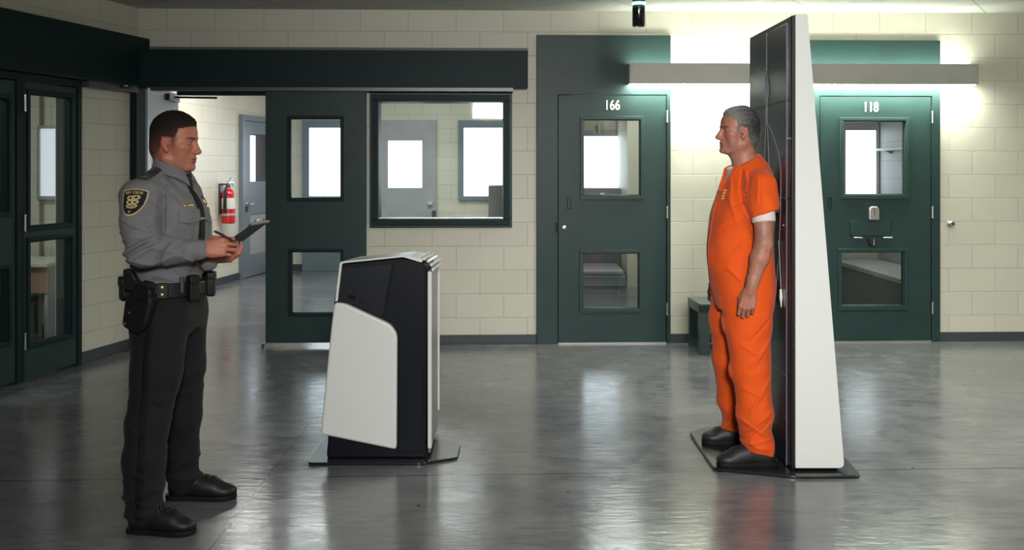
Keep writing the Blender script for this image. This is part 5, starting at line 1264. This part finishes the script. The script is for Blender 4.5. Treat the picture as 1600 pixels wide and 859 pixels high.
# collar band, chest pocket, printed mark
M_OR2 = cloth('orange_trim_cloth', (.74, .075, .006), .75, .05)
J3 = lambda x, y, z: np.array(ITOR@Vector((x, y, z)))
iu = np.array(ITOR.to_3x3()@Vector((0, 1, 0))); iv = np.array((0, 0, 1.0))
def lapel(A, B):
    hw = .012+.70*np.clip(B+.067, 0, .2); hw = np.minimum(hw, .064); return (np.abs(A) > hw+.002) & (np.abs(A) < hw+.022) & (B > -.065) & (B < .055) | (np.abs(A) < .030) & (B <= -.065) & (B > -.080)
conform('neck_facing', M_OR2, jump, ju, J3(.12, 0, 1.442), iu, iv, lapel, (.18, .17), .0018, .0010, .0022)
conform('front_placket', M_OR2, jump, ju, J3(.12, 0, 1.14), iu, iv, box_mask(.034, .34), (.036, .345), .004, .0008, .0022)
M_MK = mat('yellow_print', (.80, .45, .10), .6)
for k, (b_, w_) in enumerate(((.020, .010), (.006, .013), (-.008, .012), (-.021, .009))):
    conform('chest_mark', M_MK, jump, ju, J3(.12, .058, 1.352+b_), iu, iv, lambda A, B, w_=w_: (np.abs(A) < w_) & (np.abs(B) < .0045) & (np.abs(np.abs(A)-.5*w_) > .0022), (.034, .014), .0018, .001, .0012)
# ---- shoes
M_ISH = mat('black_slip_on', (.016, .016, .017), .5, coat=.05)
for y, x in ((-.192, .105), (.192, .108)):
    so = shoe(inm, (x, y, FZ), PI+math.radians(4 if y < 0 else -2), .292, M_ISH, M_SOLE, None, .078, .054)
# ================================================================= lights, world, camera
def area(name, loc_, sx, sy, power, col=(1, 1, 1), rot=(0, 0, 0), spread=180):
    L = bpy.data.lights.new(name, 'AREA'); L.shape = 'RECTANGLE'; L.size = sx; L.size_y = sy; L.energy = power; L.color = col; L.spread = math.radians(spread)
    o = bpy.data.objects.new(name, L); COL.objects.link(o); o.location = loc_; o.rotation_euler = rot; return o
area('hall_ceiling_light', (2.3, 1.8, CEIL-.02), 1.2, .6, 45, (1, .99, .94))
area('hall_ceiling_light', (4.0, 4.8, CEIL-.02), 1.2, .6, 85, (1, 1, .91), spread=160)
area('hall_ceiling_light', (1.6, 6.4, CEIL-.02), 1.2, .6, 36, (1, 1, .93), spread=150)
k_ = Vector((1.05, 5.3, .9))-Vector((.4, -1.6, 2.62))
area('added_key_light', (.4, -1.6, 2.62), 0.8, .5, 74, (1, .985, .945), tuple(k_.to_track_quat('-Z', 'Y').to_euler()), spread=74)  # key light added behind the viewer, aimed to brighten people and console
area('dayroom_ceiling_light', (-2.6, 11.6, CEIL-.02), 1.2, .6, 56, (1, .99, .97))
area('dayroom_ceiling_light', (-1.0, 12.8, CEIL-.02), 1.2, .6, 34, (1, .99, .98))
area('cell_ceiling_light', (1.2, 11.4, CEIL-.02), .6, .6, 28, (1, 1, .96))
area('cell_ceiling_light', (3.2, 10.0, CEIL-.02), .6, .6, 14, (1, 1, .98))
area('office_ceiling_light', (-5.2, 6.8, CEIL-.02), 1.2, .6, 40, (1, .98, .95))
w = bpy.data.worlds.new('world'); SC.world = w; w.use_nodes = True
w.node_tree.nodes['Background'].inputs[0].default_value = (.5, .55, .6, 1); w.node_tree.nodes['Background'].inputs[1].default_value = .2
cam = bpy.data.cameras.new('camera'); co = bpy.data.objects.new('camera', cam); COL.objects.link(co)
co.location = (0, 0, EYE); co.rotation_euler = (PI/2, 0, 0)
cam.sensor_fit = 'HORIZONTAL'; cam.sensor_width = 36; cam.lens = 36*FPX/1600
cam.shift_x = 0; cam.shift_y = (HYP-429.5)/1600; cam.clip_end = 100
SC.camera = co
SC.view_settings.view_transform = 'Standard'; SC.view_settings.look = 'None'; SC.view_settings.gamma = 1; SC.view_settings.use_curve_mapping = False
SC.view_settings.exposure = 0.0
c = SC.cycles
c.max_bounces = 8; c.diffuse_bounces = 4; c.glossy_bounces = 4; c.transparent_max_bounces = 12; c.sample_clamp_indirect = 4.0
c.use_denoising = True
